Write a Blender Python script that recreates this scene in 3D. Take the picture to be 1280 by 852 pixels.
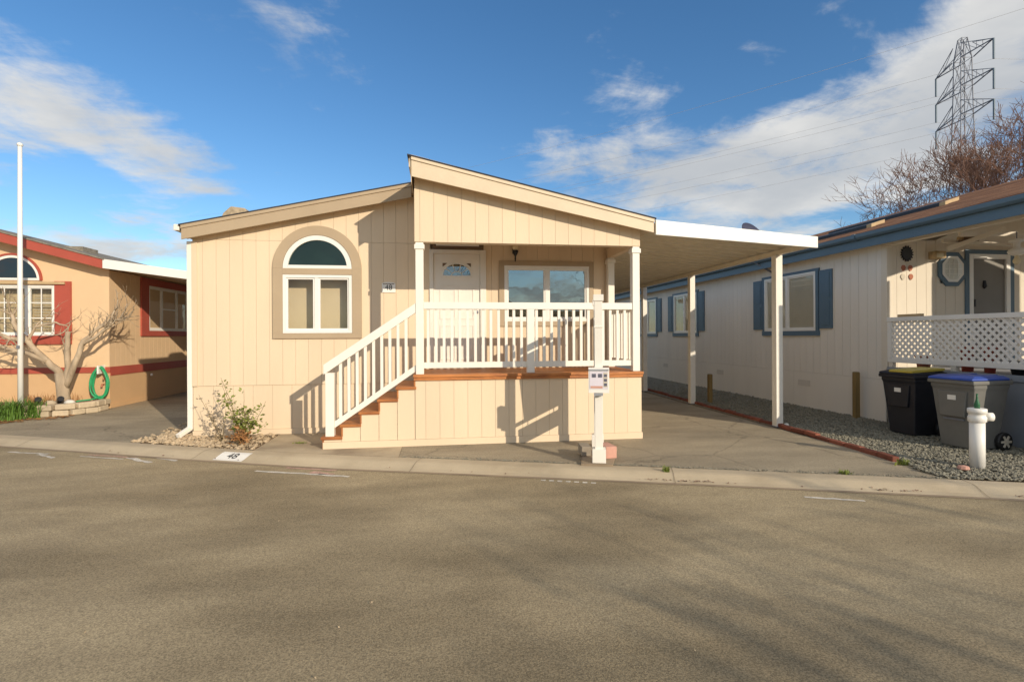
import bpy, math, random
import numpy as np
from mathutils import Vector, Matrix
random.seed(7); RNG = np.random.default_rng(7)
rad = math.radians
for o in list(bpy.data.objects): bpy.data.objects.remove(o)
SC = bpy.context.scene
COL = SC.collection

# ------------------------------------------------------------------ camera
cd = bpy.data.cameras.new('camera'); cam = bpy.data.objects.new('camera', cd); COL.objects.link(cam)
cd.sensor_width = 36; cd.lens = 18.0; cd.shift_y = -6/1280; cd.clip_start = 0.05; cd.clip_end = 5000
cam.matrix_world = Matrix.Translation((0, 0, 1.6)) @ Matrix.Rotation(rad(-8), 4, 'Z') @ Matrix.Rotation(rad(90), 4, 'X') @ Matrix.Rotation(rad(-0.29), 4, 'Z')
SC.camera = cam
# ------------------------------------------------------------------ sun, sky, exposure
SUN_AZ, SUN_EL = rad(147.7), rad(20.5)      # azimuth measured from +Y towards +X
SDIR = Vector((math.sin(SUN_AZ)*math.cos(SUN_EL), math.cos(SUN_AZ)*math.cos(SUN_EL), math.sin(SUN_EL)))
sl = bpy.data.lights.new('sun', 'SUN'); sun = bpy.data.objects.new('sun', sl); COL.objects.link(sun)
sl.energy = 2.45; sl.angle = rad(0.5); sl.color = (1.0, 0.875, 0.69)
sun.rotation_euler = SDIR.to_track_quat('Z', 'Y').to_euler(); sun.location = (20, -30, 20)
SC.view_settings.view_transform = 'Standard'; SC.view_settings.look = 'None'
SC.view_settings.exposure = 0.70; SC.view_settings.gamma = 1.0; SC.view_settings.use_curve_mapping = False
SKY_STRENGTH = 0.11

W = bpy.data.worlds.new('World'); SC.world = W; W.use_nodes = True
wn, wl = W.node_tree.nodes, W.node_tree.links
for n in list(wn): wn.remove(n)
def wm(op, a, b=None, c=None, clamp=False):
    n = wn.new('ShaderNodeMath'); n.operation = op; n.use_clamp = clamp
    for i, v in enumerate((a, b, c)):
        if v is None: continue
        if isinstance(v, (int, float)): n.inputs[i].default_value = v
        else: wl.new(v, n.inputs[i])
    return n.outputs[0]
def wsmooth(v, lo, hi):
    n = wn.new('ShaderNodeMapRange'); n.interpolation_type = 'SMOOTHSTEP'
    wl.new(v, n.inputs['Value']); n.inputs['From Min'].default_value = lo; n.inputs['From Max'].default_value = hi
    return n.outputs['Result']
sky = wn.new('ShaderNodeTexSky'); sky.sky_type = 'NISHITA'; sky.sun_disc = False
sky.sun_elevation = SUN_EL; sky.sun_rotation = SUN_AZ; sky.air_density = 1.0; sky.dust_density = 0.2; sky.ozone_density = 3.0
tc = wn.new('ShaderNodeTexCoord')
sep = wn.new('ShaderNodeSeparateXYZ'); wl.new(tc.outputs['Generated'], sep.inputs[0])
az = wm('MULTIPLY', wm('ARCTAN2', sep.outputs['X'], sep.outputs['Y']), 180/math.pi)
el = wm('MULTIPLY', wm('ARCSINE', sep.outputs['Z']), 180/math.pi)
# cloud texture: direction projected on a flat cloud layer
zz = wm('ADD', wm('MAXIMUM', sep.outputs['Z'], 0.0), 0.16)
cmb = wn.new('ShaderNodeCombineXYZ')
wl.new(wm('DIVIDE', sep.outputs['X'], zz), cmb.inputs[0]); wl.new(wm('DIVIDE', sep.outputs['Y'], zz), cmb.inputs[1])
def wnoise(scale, detail, rough, off, dist=0.0, stretch=(1, 1, 1), rot=0):
    mp = wn.new('ShaderNodeMapping'); mp.inputs['Location'].default_value = off; mp.inputs['Scale'].default_value = stretch
    mp.inputs['Rotation'].default_value = (0, 0, rot)
    wl.new(cmb.outputs[0], mp.inputs[0])
    n = wn.new('ShaderNodeTexNoise'); n.inputs['Scale'].default_value = scale; n.inputs['Detail'].default_value = detail
    n.inputs['Roughness'].default_value = rough; n.inputs['Distortion'].default_value = dist
    wl.new(mp.outputs[0], n.inputs['Vector']); return n.outputs['Fac']
n_big = wnoise(0.55, 3, 0.5, (3.1, 7.7, 0))
n_fine = wnoise(2.6, 11, 0.63, (1.3, 4.2, 0), 0.35, (1, 1, 1))
n_wisp = wnoise(1.9, 9, 0.64, (8.3, 2.2, 0), 0.8, (0.6, 1.5, 1), rad(-35))
def cloud_mask(a0, e0, sa, se, tilt, amp):
    da = wm('SUBTRACT', az, a0); de = wm('SUBTRACT', el, e0)
    c, s = math.cos(rad(tilt)), math.sin(rad(tilt))
    u = wm('ADD', wm('MULTIPLY', da, c), wm('MULTIPLY', de, s)); v = wm('SUBTRACT', wm('MULTIPLY', de, c), wm('MULTIPLY', da, s))
    q = wm('ADD', wm('POWER', wm('ABSOLUTE', wm('DIVIDE', u, sa)), 2.0), wm('POWER', wm('ABSOLUTE', wm('DIVIDE', v, se)), 2.0))
    return wm('MULTIPLY', wm('EXPONENT', wm('MULTIPLY', q, -1.0)), amp)
CLOUDS = [(44, 19.5, 12, 4.6, 16, 0.50), (33, 16.5, 8, 3.6, 20, 0.44), (51, 24, 7, 4.5, 32, 0.42), (38, 13.5, 10, 2.6, 4, 0.40), (17, 18, 9, 4.6, 8, 0.34), (25, 16.0, 8, 3.6, 10, 0.36), (50, 14, 8, 4, 0, 0.38),
          (-31, 17.5, 11, 5.0, -10, 0.27), (-24.5, 15.0, 7, 3.2, -20, 0.24), (-38, 19, 8, 4.5, 0, 0.23), (-27, 8, 12, 2.4, 0, 0.46), (40, 9.5, 18, 1.6, 0, 0.30), (20, 32, 16, 3, 10, 0.12), (0, 27, 14, 3, 5, 0.08)]
cov = None
for cm in CLOUDS:
    k = cloud_mask(*cm); cov = k if cov is None else wm('ADD', cov, k)
# out of view, heavier cloud cover is added all round for its fill light (big noise)
away = wsmooth(wm('ABSOLUTE', wm('SUBTRACT', az, 8)), 52, 80)
cov = wm('ADD', wm('MINIMUM', cov, 0.62), wm('MULTIPLY', away, wm('MULTIPLY', wsmooth(n_big, 0.30, 0.58), 0.55)))
tex = wm('ADD', wm('MULTIPLY', n_fine, 0.68), wm('MULTIPLY', n_wisp, 0.32))
den = wsmooth(wm('ADD', wm('MULTIPLY', wm('SUBTRACT', tex, 0.5), 3.0), wm('MULTIPLY', cov, 1.45)), 0.22, 0.90)
den = wm('MULTIPLY', den, 0.93)
shade = wsmooth(wnoise(1.1, 6, 0.55, (5.5, 1.1, 0)), 0.34, 0.68)
cc = wn.new('ShaderNodeMix'); cc.data_type = 'RGBA'
cc.inputs['A'].default_value = (3.1, 3.2, 3.3, 1); cc.inputs['B'].default_value = (4.9, 4.8, 4.55, 1); wl.new(shade, cc.inputs['Factor'])
mx = wn.new('ShaderNodeMix'); mx.data_type = 'RGBA'
hs_ = wn.new('ShaderNodeHueSaturation'); hs_.inputs['Saturation'].default_value = 1.18; hs_.inputs['Value'].default_value = 0.85; wl.new(sky.outputs[0], hs_.inputs['Color'])
wl.new(den, mx.inputs['Factor']); wl.new(hs_.outputs[0], mx.inputs['A']); wl.new(cc.outputs['Result'], mx.inputs['B'])
bg = wn.new('ShaderNodeBackground'); bg.inputs['Strength'].default_value = SKY_STRENGTH
wo = wn.new('ShaderNodeOutputWorld'); wl.new(mx.outputs['Result'], bg.inputs[0]); wl.new(bg.outputs[0], wo.inputs[0])

# ------------------------------------------------------------------ materials
def mat(name, col, rough=0.6, var=0.08, vscale=3.0, bump=0.0, bscale=60.0, spec=0.4, metal=0.0, rnd=0.0, col2=None, c2scale=1.0, c2lo=0.45, c2hi=0.62, stretch=(1, 1, 1), fine=0.0, fscale=150.0, coat=0.0):
    m = bpy.data.materials.new(name); m.use_nodes = True
    N, L = m.node_tree.nodes, m.node_tree.links
    b = N['Principled BSDF']; b.inputs['Roughness'].default_value = rough; b.inputs['Specular IOR Level'].default_value = spec; b.inputs['Metallic'].default_value = metal
    b.inputs['Coat Weight'].default_value = coat
    g = N.new('ShaderNodeNewGeometry'); mp = N.new('ShaderNodeMapping'); mp.inputs['Scale'].default_value = stretch; L.new(g.outputs['Position'], mp.inputs[0])
    def noise(s, d=5, r=0.6):
        n = N.new('ShaderNodeTexNoise'); n.inputs['Scale'].default_value = s; n.inputs['Detail'].default_value = d; n.inputs['Roughness'].default_value = r
        L.new(mp.outputs[0], n.inputs['Vector']); return n.outputs['Fac']
    def mrange(v, lo, hi, a, c):
        r = N.new('ShaderNodeMapRange'); L.new(v, r.inputs[0]); r.inputs[1].default_value = lo; r.inputs[2].default_value = hi; r.inputs[3].default_value = a; r.inputs[4].default_value = c; return r.outputs[0]
    def mul(a, v):
        x = N.new('ShaderNodeVectorMath'); x.operation = 'SCALE'; L.new(a, x.inputs[0]); L.new(v, x.inputs['Scale']); return x.outputs[0]
    rgb = N.new('ShaderNodeRGB'); rgb.outputs[0].default_value = (*col, 1); c = rgb.outputs[0]
    if col2:
        k = N.new('ShaderNodeMix'); k.data_type = 'RGBA'; L.new(mrange(noise(c2scale, 6), c2lo, c2hi, 0, 1), k.inputs['Factor'])
        L.new(c, k.inputs['A']); k.inputs['B'].default_value = (*col2, 1); c = k.outputs['Result']
    if var: c = mul(c, mrange(noise(vscale), 0.3, 0.7, 1-var, 1+var))
    if fine: c = mul(c, mrange(noise(fscale, 2, 0.7), 0.3, 0.7, 1-fine, 1+fine))
    if rnd:
        oi = N.new('ShaderNodeObjectInfo'); c = mul(c, mrange(oi.outputs['Random'], 0, 1, 1-rnd, 1+rnd))
    L.new(c, b.inputs['Base Color'])
    if bump:
        bn = N.new('ShaderNodeBump'); bn.inputs['Strength'].default_value = bump; bn.inputs['Distance'].default_value = 0.01
        L.new(noise(bscale, 4, 0.65), bn.inputs['Height']); L.new(bn.outputs[0], b.inputs['Normal'])
    return m
M = {}
M['cream'] = mat('cream_paint', (0.755, 0.60, 0.42), 0.62, 0.05, 1.1, 0.12, 45, rnd=0.012, stretch=(1, 1, 0.25))
M['cream_core'] = mat('cream_groove', (0.64, 0.50, 0.325), 0.7, 0.03)
M['taupe'] = mat('taupe_trim', (0.44, 0.335, 0.22), 0.6, 0.05, 2.0, 0.08, 60)
M['pale_trim'] = mat('pale_fascia_paint', (0.70, 0.565, 0.40), 0.55, 0.05, 2.5, 0.15, 30)
M['brown_trim'] = mat('dark_brown_trim', (0.16, 0.105, 0.065), 0.6, 0.05)
M['white'] = mat('white_paint', (0.83, 0.78, 0.69), 0.5, 0.03, 4.0, 0.06, 80)
M['vinyl'] = mat('white_vinyl', (0.84, 0.81, 0.75), 0.35, 0.02)
M['offwhite'] = mat('offwhite_metal', (0.76, 0.68, 0.54), 0.45, 0.06, 5)
M['wood'] = mat('stained_redwood', (0.50, 0.19, 0.055), 0.5, 0.22, 6, 0.25, 40, col2=(0.34, 0.12, 0.04), c2scale=9, stretch=(0.3, 1, 1), rnd=0.1)
M['shingle'] = mat('dark_shingle', (0.045, 0.04, 0.042), 0.9, 0.3, 12, 0.5, 60)
M['black'] = mat('black_metal', (0.018, 0.017, 0.017), 0.45, 0.1)
M['asphalt'] = None
M['concrete'] = mat('kerb_concrete', (0.50, 0.405, 0.275), 0.85, 0.12, 1.6, 0.35, 70, col2=(0.40, 0.315, 0.205), c2scale=0.9, c2lo=0.5, c2hi=0.75, fine=0.10, fscale=160)
M['gutter'] = mat('gutter_concrete', (0.33, 0.25, 0.165), 0.85, 0.12, 1.6, 0.35, 70, col2=(0.22, 0.165, 0.11), c2scale=1.3, c2lo=0.45, c2hi=0.7, fine=0.10)
M['pad'] = mat('pad_concrete', (0.46, 0.37, 0.25), 0.9, 0.15, 1.2, 0.35, 60, col2=(0.26, 0.20, 0.135), c2scale=1.1, c2lo=0.42, c2hi=0.7, fine=0.1)
M['dirt'] = mat('bare_soil', (0.17, 0.115, 0.065), 0.95, 0.25, 3, 0.6, 40, fine=0.2, fscale=60)
M['peach'] = mat('peach_stucco', (0.74, 0.52, 0.31), 0.75, 0.04, 1.5, 0.2, 50)
M['tan_skirt'] = mat('tan_skirting', (0.63, 0.40, 0.21), 0.75, 0.05, 1.5, 0.2, 50)
M['red'] = mat('brick_red_paint', (0.42, 0.085, 0.055), 0.55, 0.08, 2)
M['grey_siding'] = mat('warm_grey_siding', (0.80, 0.735, 0.64), 0.65, 0.04, 1.5, 0.1, 50, rnd=0.012, stretch=(1, 1, 0.25))
M['grey_core'] = mat('grey_groove', (0.66, 0.60, 0.52), 0.7, 0.03)
M['ivory_siding'] = mat('ivory_siding', (0.74, 0.66, 0.54), 0.65, 0.04, 1.5, 0.1, 50, rnd=0.012)
M['blue'] = mat('slate_blue_paint', (0.10, 0.16, 0.215), 0.5, 0.06, 2)
M['grey_skirt'] = mat('blue_grey_skirting', (0.30, 0.31, 0.33), 0.7, 0.05)
M['brown_roof'] = mat('brown_shingle', (0.40, 0.185, 0.085), 0.9, 0.3, 3, 0.6, 18, col2=(0.25, 0.11, 0.05), c2scale=5, stretch=(1.5, 0.35, 1), fine=0.2, fscale=40)
M['grey_roof'] = mat('grey_shingle', (0.24, 0.21, 0.165), 0.9, 0.3, 10, 0.5, 60)
M['bark'] = mat('grey_bark', (0.50, 0.39, 0.27), 0.85, 0.3, 14, 1.0, 30, col2=(0.33, 0.25, 0.17), c2scale=7, stretch=(1, 1, 0.3))
M['bark_dark'] = mat('brown_bark', (0.21, 0.115, 0.08), 0.9, 0.2, 3)
M['hose'] = mat('green_rubber', (0.03, 0.33, 0.13), 0.4, 0.15, 9)
M['steel'] = mat('galvanised_steel', (0.20, 0.21, 0.24), 0.6, 0.1, 1, metal=0.3)
M['wire'] = mat('weathered_wire', (0.45, 0.45, 0.47), 0.6, 0.05)
M['blockstone'] = mat('planter_stone', (0.52, 0.42, 0.29), 0.9, 0.18, 5, 0.6, 40, rnd=0.12)
M['gravel'] = mat('grey_gravel', (0.24, 0.22, 0.165), 0.85, 0.45, 28, 0.2, 60)
M['river'] = mat('pale_pebble', (0.46, 0.35, 0.225), 0.85, 0.4, 16, 0.2, 60)
M['leaf'] = mat('green_leaf', (0.20, 0.23, 0.045), 0.5, 0.35, 14)
M['leaf_grass'] = mat('grass_blade', (0.10, 0.19, 0.03), 0.5, 0.35, 10)
M['leaf_dry'] = mat('dry_leaf', (0.38, 0.19, 0.075), 0.7, 0.35, 14)
M['leaf_grey'] = mat('grey_leaf', (0.27, 0.22, 0.16), 0.7, 0.3, 14)
M['stem'] = mat('plant_stem', (0.20, 0.15, 0.07), 0.7, 0.2, 10)
M['bin_dark'] = mat('charcoal_plastic', (0.022, 0.022, 0.028), 0.5, 0.15, 6)
M['bin_grey'] = mat('grey_plastic', (0.17, 0.165, 0.15), 0.5, 0.08, 6)
M['bin_blue'] = mat('blue_plastic', (0.035, 0.08, 0.36), 0.42, 0.08, 4)
M['bin_yellow'] = mat('yellow_plastic', (0.52, 0.40, 0.06), 0.45, 0.1, 5)
M['edging'] = mat('red_edging_brick', (0.23, 0.075, 0.045), 0.85, 0.25, 8, 0.4, 40, rnd=0.2)
M['stake'] = mat('treated_timber', (0.25, 0.165, 0.06), 0.8, 0.2, 6, 0.3, 40, stretch=(1, 1, 0.2))
M['pink'] = mat('pink_block', (0.58, 0.31, 0.235), 0.8, 0.12, 8, 0.3, 50)
M['paint'] = mat('worn_white_paint', (0.60, 0.55, 0.47), 0.8, 0.25, 10, fine=0.3, fscale=80)
M['paint_pink'] = mat('worn_pink_paint', (0.48, 0.30, 0.23), 0.85, 0.25, 10, fine=0.3, fscale=80)
M['joint'] = mat('joint_dirt', (0.22, 0.17, 0.115), 0.9, 0.2, 8)
M['flyer'] = mat('flyer_paper', (0.72, 0.66, 0.72), 0.6, 0.05)
M['flyer_photo'] = mat('flyer_photo', (0.12, 0.12, 0.16), 0.5, 0.4, 60)
M['grey_door'] = mat('grey_screen_door', (0.23, 0.215, 0.19), 0.6, 0.05)
M['rock'] = mat('white_rock', (0.66, 0.61, 0.54), 0.8, 0.1, 10, 0.3)
M['lampglass'] = mat('frosted_lamp_glass', (0.80, 0.68, 0.44), 0.3, 0.03)
M['terracotta'] = mat('terracotta', (0.45, 0.17, 0.10), 0.8, 0.15, 10)
M['signblue'] = mat('sign_face', (0.70, 0.66, 0.62), 0.5, 0.03)
M['tanwood'] = mat('tan_wood', (0.52, 0.37, 0.20), 0.7, 0.12, 6)
M['blind'] = mat('window_blind', (0.60, 0.53, 0.42), 0.7, 0.05)
M['curtain'] = mat('sheer_curtain', (0.50, 0.37, 0.21), 0.8, 0.25, 5, stretch=(6, 6, 0.3))
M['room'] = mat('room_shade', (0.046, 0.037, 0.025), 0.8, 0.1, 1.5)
M['dark_room'] = mat('dark_room', (0.02, 0.022, 0.022), 0.8, 0.1)
M['dish'] = mat('shaded_dish', (0.05, 0.052, 0.085), 0.5, 0.05)  # dark tone stands for shade on the dish, put into its base colour
M['paver'] = mat('grey_paver', (0.30, 0.25, 0.19), 0.85, 0.15, 8, 0.3, 50)
M['vent_tan'] = mat('tan_shingle', (0.42, 0.33, 0.22), 0.9, 0.3, 14, 0.5, 50)
M['spike_green'] = mat('dark_green_plastic', (0.03, 0.13, 0.055), 0.4, 0.1)
M['number'] = mat('number_paint', (0.03, 0.03, 0.035), 0.6, 0.05)
def asphalt(name, lo, hi, crack=0.0):
    m = bpy.data.materials.new(name); m.use_nodes = True
    N, L = m.node_tree.nodes, m.node_tree.links; b = N['Principled BSDF']
    b.inputs['Specular IOR Level'].default_value = 0.35
    g = N.new('ShaderNodeNewGeometry')
    def noise(s, d, r, st=(1, 1, 1), rot=0, off=(0, 0, 0)):
        mp = N.new('ShaderNodeMapping'); mp.inputs['Scale'].default_value = st; mp.inputs['Rotation'].default_value = (0, 0, rot); mp.inputs['Location'].default_value = off; L.new(g.outputs['Position'], mp.inputs[0])
        n = N.new('ShaderNodeTexNoise'); n.inputs['Scale'].default_value = s; n.inputs['Detail'].default_value = d; n.inputs['Roughness'].default_value = r; L.new(mp.outputs[0], n.inputs['Vector']); return n.outputs['Fac']
    def mr(v, a, c, x, y):
        r = N.new('ShaderNodeMapRange'); r.interpolation_type = 'SMOOTHSTEP'; L.new(v, r.inputs[0]); r.inputs[1].default_value = a; r.inputs[2].default_value = c; r.inputs[3].default_value = x; r.inputs[4].default_value = y; return r.outputs[0]
    def sc(a, v):
        x = N.new('ShaderNodeVectorMath'); x.operation = 'SCALE'; L.new(a, x.inputs[0]); L.new(v, x.inputs['Scale']); return x.outputs[0]
    k = N.new('ShaderNodeMix'); k.data_type = 'RGBA'; k.inputs['A'].default_value = (*lo, 1); k.inputs['B'].default_value = (*hi, 1)
    L.new(mr(noise(0.55, 4, 0.55, (0.55, 1.0, 1), rad(20), (2.2, 0.6, 0)), 0.34, 0.62, 0, 1), k.inputs['Factor'])
    c = k.outputs['Result']
    c = sc(c, mr(noise(2.3, 6, 0.65, (0.3, 1, 1), rad(20)), 0.3, 0.7, 0.88, 1.1))
    c = sc(c, mr(noise(95, 3, 0.8), 0.33, 0.67, 0.62, 1.38))
    c = sc(c, mr(noise(240, 1, 0.8), 0.66, 0.78, 1.0, 2.0))
    if crack:
        v = N.new('ShaderNodeTexVoronoi'); v.feature = 'DISTANCE_TO_EDGE'; v.inputs['Scale'].default_value = crack
        ad = N.new('ShaderNodeMixRGB'); ad.blend_type = 'ADD'; ad.inputs[0].default_value = 0.35; L.new(g.outputs['Position'], ad.inputs[1])
        nn = N.new('ShaderNodeTexNoise'); nn.inputs['Scale'].default_value = 2.5; nn.inputs['Detail'].default_value = 5; L.new(g.outputs['Position'], nn.inputs['Vector']); L.new(nn.outputs['Color'], ad.inputs[2])
        L.new(ad.outputs[0], v.inputs['Vector']); c = sc(c, mr(v.outputs['Distance'], 0.0, 0.010, 0.72, 1.0))
    L.new(c, b.inputs['Base Color'])
    L.new(mr(noise(1.2, 4, 0.6), 0.3, 0.7, 0.75, 0.95), b.inputs['Roughness'])
    bn = N.new('ShaderNodeBump'); bn.inputs['Strength'].default_value = 0.55; bn.inputs['Distance'].default_value = 0.008
    L.new(noise(110, 3, 0.8), bn.inputs['Height']); L.new(bn.outputs[0], b.inputs['Normal'])
    return m
M['asphalt'] = asphalt('road_asphalt', (0.25, 0.193, 0.112), (0.40, 0.315, 0.19))
M['drive'] = asphalt('drive_asphalt', (0.28, 0.232, 0.162), (0.37, 0.305, 0.21), 0.42)
def glass(name, tint, refl=0.12, rough=0.01, gcol=(0.95, 0.97, 1)):
    m = bpy.data.materials.new(name); m.use_nodes = True
    N, L = m.node_tree.nodes, m.node_tree.links; N.remove(N['Principled BSDF'])
    t = N.new('ShaderNodeBsdfTransparent'); t.inputs[0].default_value = (*tint, 1)
    g = N.new('ShaderNodeBsdfGlossy'); g.inputs['Roughness'].default_value = rough; g.inputs['Color'].default_value = (*gcol, 1)
    f = N.new('ShaderNodeFresnel'); f.inputs['IOR'].default_value = 1.52
    a = N.new('ShaderNodeMath'); a.operation = 'ADD'; a.use_clamp = True; a.inputs[1].default_value = refl; L.new(f.outputs[0], a.inputs[0])
    gb = N.new('ShaderNodeNewGeometry'); iv = N.new('ShaderNodeMath'); iv.operation = 'SUBTRACT'; iv.inputs[0].default_value = 1.0; L.new(gb.outputs['Backfacing'], iv.inputs[1])
    am = N.new('ShaderNodeMath'); am.operation = 'MULTIPLY'; L.new(a.outputs[0], am.inputs[0]); L.new(iv.outputs[0], am.inputs[1]); a = am   # a pane reflects at its outer face only
    x = N.new('ShaderNodeMixShader'); L.new(a.outputs[0], x.inputs[0]); L.new(t.outputs[0], x.inputs[1]); L.new(g.outputs[0], x.inputs[2])
    geo = N.new('ShaderNodeNewGeometry'); nt = N.new('ShaderNodeTexNoise'); nt.inputs['Scale'].default_value = 2.2; L.new(geo.outputs['Position'], nt.inputs['Vector'])
    bn = N.new('ShaderNodeBump'); bn.inputs['Strength'].default_value = 0.06; bn.inputs['Distance'].default_value = 0.05; L.new(nt.outputs['Fac'], bn.inputs['Height']); L.new(bn.outputs[0], g.inputs['Normal'])
    L.new(x.outputs[0], N['Material Output'].inputs[0]); return m
M['glass'] = glass('window_glass', (0.95, 0.96, 0.95), 0.0)
M['glass_teal'] = glass('tinted_arch_glass', (0.30, 0.52, 0.50), 0.05, gcol=(0.55, 0.85, 0.80))
M['glass_mirror'] = glass('reflective_glass', (0.45, 0.50, 0.50), 0.20, gcol=(0.85, 0.95, 0.95))
M['glass_navy'] = glass('navy_glass', (0.10, 0.16, 0.25), 0.05)

# ------------------------------------------------------------------ builders
ORG = {}
class MB:
    def __init__(s): s.v = []; s.f = []
    def add(s, vs, fs):
        k = len(s.v); s.v += [tuple(p) for p in vs]; s.f += [tuple(i+k for i in f) for f in fs]; return s
    def box(s, x0, x1, y0, y1, z0, z1):
        return s.add([(x0, y0, z0), (x1, y0, z0), (x1, y1, z0), (x0, y1, z0), (x0, y0, z1), (x1, y0, z1), (x1, y1, z1), (x0, y1, z1)],
                     [(3, 2, 1, 0), (4, 5, 6, 7), (0, 1, 5, 4), (1, 2, 6, 5), (2, 3, 7, 6), (3, 0, 4, 7)])
    def prism(s, poly, a, b, ax='y'):      # poly in the two other axes, extruded from a to b
        f = {'y': lambda p, t: (p[0], t, p[1]), 'x': lambda p, t: (t, p[0], p[1]), 'z': lambda p, t: (p[0], p[1], t)}[ax]
        ar = sum(poly[i][0]*poly[(i+1) % len(poly)][1]-poly[(i+1) % len(poly)][0]*poly[i][1] for i in range(len(poly)))
        if (ar < 0) != (ax == 'y' and False): poly = poly[::-1] if ar < 0 else poly
        n = len(poly); vs = [f(p, a) for p in poly]+[f(p, b) for p in poly]
        fl = ax == 'y'
        c0 = tuple(range(n)); c1 = tuple(range(2*n-1, n-1, -1))
        fs = [c0, c1] if fl else [c0[::-1], c1[::-1]]
        for i in range(n):
            j = (i+1) % n; q = (i, i+n, j+n, j) if fl else (i, j, j+n, i+n); fs.append(q)
        return s.add(vs, fs)
    def bar(s, p, q, w, h, up=(0, 0, 1)):
        p, q = Vector(p), Vector(q); d = (q-p).normalized(); u = Vector(up)
        if abs(d.dot(u)) > 0.98: u = Vector((0, 1, 0))
        r = d.cross(u).normalized(); u = r.cross(d).normalized()
        vs = [c+r*(a*w/2)+u*(b*h/2) for c in (p, q) for a, b in ((-1, -1), (1, -1), (1, 1), (-1, 1))]
        return s.add(vs, [(0, 1, 2, 3), (7, 6, 5, 4), (0, 4, 5, 1), (1, 5, 6, 2), (2, 6, 7, 3), (3, 7, 4, 0)])
    def tube(s, pts, r, n=6, caps=True):
        pts = [Vector(p) for p in pts]; rs = r if isinstance(r, (list, tuple)) else [r]*len(pts)
        k0 = len(s.v); prev = None
        for i, p in enumerate(pts):
            d = (pts[min(i+1, len(pts)-1)]-pts[max(i-1, 0)])
            d = d.normalized() if d.length > 1e-9 else Vector((0, 0, 1))
            if prev is None: u = d.orthogonal().normalized()
            else:
                u = prev-d*prev.dot(d); u = u.normalized() if u.length > 1e-6 else d.orthogonal().normalized()
            prev = u; w = d.cross(u)
            for j in range(n):
                a = 2*math.pi*j/n; s.v.append(tuple(p+(u*math.cos(a)+w*math.sin(a))*rs[i]))
        for i in range(len(pts)-1):
            for j in range(n):
                a = k0+i*n+j; b = k0+i*n+(j+1) % n; s.f.append((a, b, b+n, a+n))
        if caps:
            s.f.append(tuple(range(k0+n-1, k0-1, -1))); e = k0+(len(pts)-1)*n; s.f.append(tuple(range(e, e+n)))
        return s
    def lathe(s, c, prof, n=16):          # profile of (radius, z), about a vertical axis at c
        k0 = len(s.v)
        for r, z in prof:
            for j in range(n):
                a = 2*math.pi*j/n; s.v.append((c[0]+r*math.cos(a), c[1]+r*math.sin(a), c[2]+z))
        for i in range(len(prof)-1):
            for j in range(n):
                a = k0+i*n+j; b = k0+i*n+(j+1) % n; s.f.append((a, b, b+n, a+n))
        s.f.append(tuple(range(k0+n-1, k0-1, -1))); e = k0+(len(prof)-1)*n; s.f.append(tuple(range(e, e+n)))
        return s
    def build(s, name, m, parent=None, org=None, smooth=False, bevel=0.0):
        if parent is not None: o0 = ORG[parent.name]
        else: o0 = Vector(org) if org is not None else Vector((0, 0, 0))
        me = bpy.data.meshes.new(name); me.from_pydata([(x-o0[0], y-o0[1], z-o0[2]) for x, y, z in s.v], [], s.f)
        if smooth: me.polygons.foreach_set('use_smooth', [True]*len(me.polygons))
        me.materials.append(M[m]); me.update()
        ob = bpy.data.objects.new(name, me); COL.objects.link(ob)
        if parent is not None: ob.parent = parent
        else: ob.location = o0
        ORG[ob.name] = o0
        if bevel:
            b = ob.modifiers.new('bevel', 'BEVEL'); b.width = bevel; b.segments = 2; b.limit_method = 'ANGLE'; b.angle_limit = rad(40)
        return ob
def tag(o, label=None, cat=None, group=None, kind=None):
    if label: o['label'] = label
    if cat: o['category'] = cat
    if group: o['group'] = group
    if kind: o['kind'] = kind
    return o
def thing(name, loc, label, cat, group=None):
    o = bpy.data.objects.new(name, None); COL.objects.link(o); o.location = loc; o.empty_display_size = 0.2
    ORG[o.name] = Vector(loc); return tag(o, label, cat, group)
def share(name, mesh, parent, off):       # another object with the same mesh, shifted by off
    o = bpy.data.objects.new(name, mesh); COL.objects.link(o); o.parent = parent; o.location = off; ORG[o.name] = ORG[parent.name]; return o
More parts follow.
